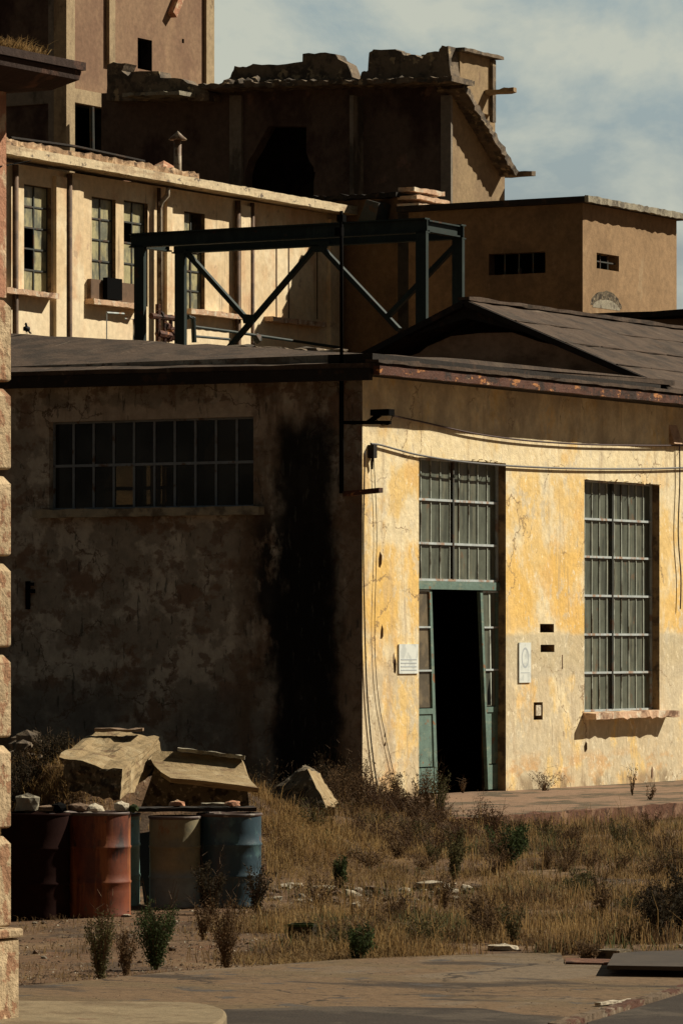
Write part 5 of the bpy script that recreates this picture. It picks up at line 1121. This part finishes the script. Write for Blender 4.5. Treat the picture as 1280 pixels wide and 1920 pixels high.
# strips leaning in the gap; the wide black one stands in for its shade
for (x0, x1, lb) in ((268, 284, 'black strip added as the shade between the teal and olive drums, the left one'), (296, 302, 'thin pale strip leaning against the olive drum')):
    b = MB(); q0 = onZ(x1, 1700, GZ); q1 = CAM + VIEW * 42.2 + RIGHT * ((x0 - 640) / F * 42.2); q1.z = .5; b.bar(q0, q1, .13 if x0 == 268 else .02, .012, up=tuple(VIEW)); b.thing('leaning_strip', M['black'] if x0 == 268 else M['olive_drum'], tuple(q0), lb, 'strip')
# stones lying on the drums
zs_ = GZ + .93
for i, (px, r_, mt, lb) in enumerate(((52, (.15, .10, .10), 'slab_grey', 'largest grey stone, on the nearly black drum beside the quoin'), (92, (.12, .08, .035), 'stone_brown', 'flat reddish stone on the right half of the nearly black drum'), (110, (.08, .07, .05), 'black', 'dark lump between the nearly black drum and the rusty one'),
        (150, (.11, .09, .045), 'stone_brown', 'brown stone on the left of the rusty drum lid'), (178, (.10, .07, .04), 'stone_pale', 'pale elongated stone on the middle of the rusty drum lid'), (228, (.07, .07, .055), 'stone_pale', 'rounded pale stone on the right of the rusty drum lid'), (250, (.05, .05, .04), 'leaf_green', 'small greenish lump at the right rim of the rusty drum'))):
    q = CAM + VIEW * 40.1 + RIGHT * ((px - 640) / F * 40.1); q.z = zs_ + r_[2] * .7; b = MB(); b.rock((0, 0, 0), r_, i + 2.0, 2, .3); o = b.build('stone', M[mt], local=True); o.location = q; tag(o, lb, 'stone', 'stones on the drums')
for i, (px, lb) in enumerate(((332, 'reddish stone on the dark board above the olive drum'), (436, 'red-brown stone on the dark board above the blue drum'))):
    q = CAM + VIEW * 41.6 + RIGHT * ((px - 640) / F * 41.6); q.z = zb + .05 + .03; b = MB(); b.rock((0, 0, 0), (.08, .06, .035), i + 12.0, 2, .3); o = b.build('stone', M['brickish'], local=True); o.location = q; tag(o, lb, 'stone', 'stones on the drums')

# ------------------------------------------------------------------ debris on the ground
protos = []
for k in range(5):
    b = MB(); b.rock((0, 0, 0), (1, .8, .5), k * 3.1 + 1, 1, .5); me = b.build('stone_fragment', M['stone_pale' if k % 2 else 'stone_brown'], local=True); protos.append(me)
def frag(px, py, s_, k, flat=1.0, label=None, first=[0] * 5):
    p = onZ(px, py, GZ); src = protos[k]; o = src if not first[k] else src.copy()
    if first[k]: sc.collection.objects.link(o)
    first[k] = 1; o.location = (p.x, p.y, gh(p.x, p.y) + s_ * .25 * flat); o.scale = (s_, s_, s_ * flat); o.rotation_euler = (R.uniform(-.3, .3), R.uniform(-.3, .3), R.uniform(0, 6)); 
    tag(o, label or ('pale chip of rubble among the fragments strewn over the yard' if k % 2 else 'brown chip of rubble among the fragments strewn over the yard'), 'stone', ('pale' if k % 2 else 'brown') + ' rubble fragments on the ground')
for k in range(90): px = R.uniform(490, 920); frag(px, R.gauss(1684, 12), R.uniform(.02, .085), R.randrange(5), .8)
for k in range(60): frag(R.uniform(40, 1280), R.uniform(1725, 1800), R.uniform(.012, .04), R.randrange(5))
for k in range(50): frag(R.uniform(430, 1280), R.uniform(1815, 1910), R.uniform(.006, .02), R.randrange(5), .7)
for (px, py, w_, lb) in ((345, 1703, .16, 'white plastic scrap at the foot of the olive drum'), (545, 1668, .16, 'pale flat slab fragment right of the blue drum'), (610, 1672, .12, 'light broken tile beside the small green tuft'), (238, 1722, .06, 'small pinkish stone at the foot of the rusty drum'), (945, 1783, .13, 'crumpled grey scrap at the middle of the apron edge'), (810, 1668, .25, 'flat bluish grey slab in the debris strip')):
    p = onZ(px, py, GZ); b = MB(); b.rock((0, 0, 0), (w_, w_ * .6, w_ * .22), px * .1, 2, .5); o = b.build('scrap', M['paper' if px == 345 else 'stone_pale'], local=True); o.location = (p.x, p.y, gh(p.x, p.y) + w_ * .15); tag(o, lb, 'scrap')
# small green-black crate in the grass
p = onZ(567, 1768, GZ); cr_ = empty('crate', (p.x, p.y, GZ), 'small dark green box sunk in the grass at the apron edge', 'crate', rot=(0, 0, .35))
b = MB(); w2, d2, h2_ = .10, .09, .15
b.box(-w2, w2, -d2, -d2 + .012, 0, h2_); b.box(-w2, w2, d2 - .012, d2, 0, h2_); b.box(-w2, -w2 + .012, -d2 + .012, d2 - .012, 0, h2_); b.box(w2 - .012, w2, -d2 + .012, d2 - .012, 0, h2_); b.box(-w2 + .012, w2 - .012, -d2 + .012, d2 - .012, 0, .012)
b.build('box_body', M['leaf_dark'], cr_, local=True); b = MB(); b.box(-w2 - .006, w2 + .006, -d2 - .006, -d2 + .015, h2_ - .02, h2_ + .004); b.box(-w2 - .006, w2 + .006, d2 - .015, d2 + .006, h2_ - .02, h2_ + .004); b.build('rim', M['leaf_green'], cr_, local=True)
# metal plate over a pit at the right edge, and concrete edging strip
pp = [onZ(x, y, GZ + .12) for x, y in ((1138, 1803), (1330, 1806), (1330, 1774), (1200, 1777), (1150, 1781))]
b = MB(); b.prism([(q.x, q.y, GZ + .06) for q in pp], (0, 0, .03)); b.thing('metal_plate', M['plate'], (pp[0].x, pp[0].y, GZ + .06), 'dull brown metal plate covering a pit at the right of the apron', 'plate')
pq = [onZ(x, y, GZ) for x, y in ((1060, 1811), (1330, 1818), (1330, 1810), (1060, 1803))]
b = MB(); b.prism([(q.x, q.y, GZ - .02) for q in pq], (0, 0, .045)); tag(b.build('kerb_strip', M['red_kerb']), kind='structure')
for q in ((1150, 1795), (1320, 1795)): w_ = onZ(*q, GZ); b = MB(); b.box(w_.x - .1, w_.x + .1, w_.y - .1, w_.y + .1, GZ - .1, GZ + .058); b.thing('plate_support', M['block_dark'], tuple(w_), 'low block under the %s end of the metal plate' % ('left' if q[0] == 1150 else 'right'), 'support')
q0 = onZ(1120, 1886, GZ + .02); q1 = onZ(1190, 1879, GZ + .02); b = MB(); b.rough(q0 + UP * .01, q1 + UP * .01, .05, .02, seg=8, amp=.008, seed=3); b.thing('pale_batten', M['stone_pale'], tuple(q0), 'pale thin batten lying beside the diagonal kerb', 'batten')

def gravel(name, n, pxr, pyr, mt, label, s0, s1, cond):
    V = []; Fs = []; k = 0; t = 0
    while k < n and t < n * 6:
        t += 1; px = R.uniform(*pxr); py = R.uniform(*pyr)
        if not cond(px, py): continue
        p = onZ(px, py, GZ)
        if nz((p.x, p.y, 4), 1.6, 3) < R.uniform(-.5, .25) or not ok((p.x, p.y)): continue
        z = gh(p.x, p.y) + (.04 if py > 1853 - (px - 40) * .075 and py > 1800 else 0); q = R.uniform(s0, s1) * R.uniform(.5, 1); n0 = len(V)
        for d in ((1, 0, 0), (0, 1, 0), (-1, 0, 0), (0, -1, 0), (0, 0, .8), (0, 0, -.5)): V.append((p.x + d[0] * q * R.uniform(.6, 1.5), p.y + d[1] * q * R.uniform(.6, 1.5), z + d[2] * q))
        Fs += [(n0, n0 + 1, n0 + 4), (n0 + 1, n0 + 2, n0 + 4), (n0 + 2, n0 + 3, n0 + 4), (n0 + 3, n0, n0 + 4), (n0 + 1, n0, n0 + 5), (n0 + 2, n0 + 1, n0 + 5), (n0 + 3, n0 + 2, n0 + 5), (n0, n0 + 3, n0 + 5)]; k += 1
    me = bpy.data.meshes.new(name); me.from_pydata(V, [], Fs); me.materials.append(mt); o = bpy.data.objects.new(name, me); sc.collection.objects.link(o); return tag(o, label, 'gravel', kind='stuff')
gravel('gravel', 5000, (30, 1290), (1655, 1850), M['stone_brown'], 'small brown gravel scattered over the dirt yard', .006, .022, lambda a, b_: b_ < 1850 - (a - 40) * .08)
gravel('pale_gravel', 1300, (30, 1290), (1655, 1850), M['stone_pale'], 'small pale grit scattered over the dirt yard', .005, .016, lambda a, b_: b_ < 1850 - (a - 40) * .08)
gravel('road_grit', 1500, (30, 1290), (1800, 1915), M['stone_brown'], 'fine grit and litter on the worn concrete apron', .003, .010, lambda a, b_: b_ > 1853 - (a - 40) * .075)
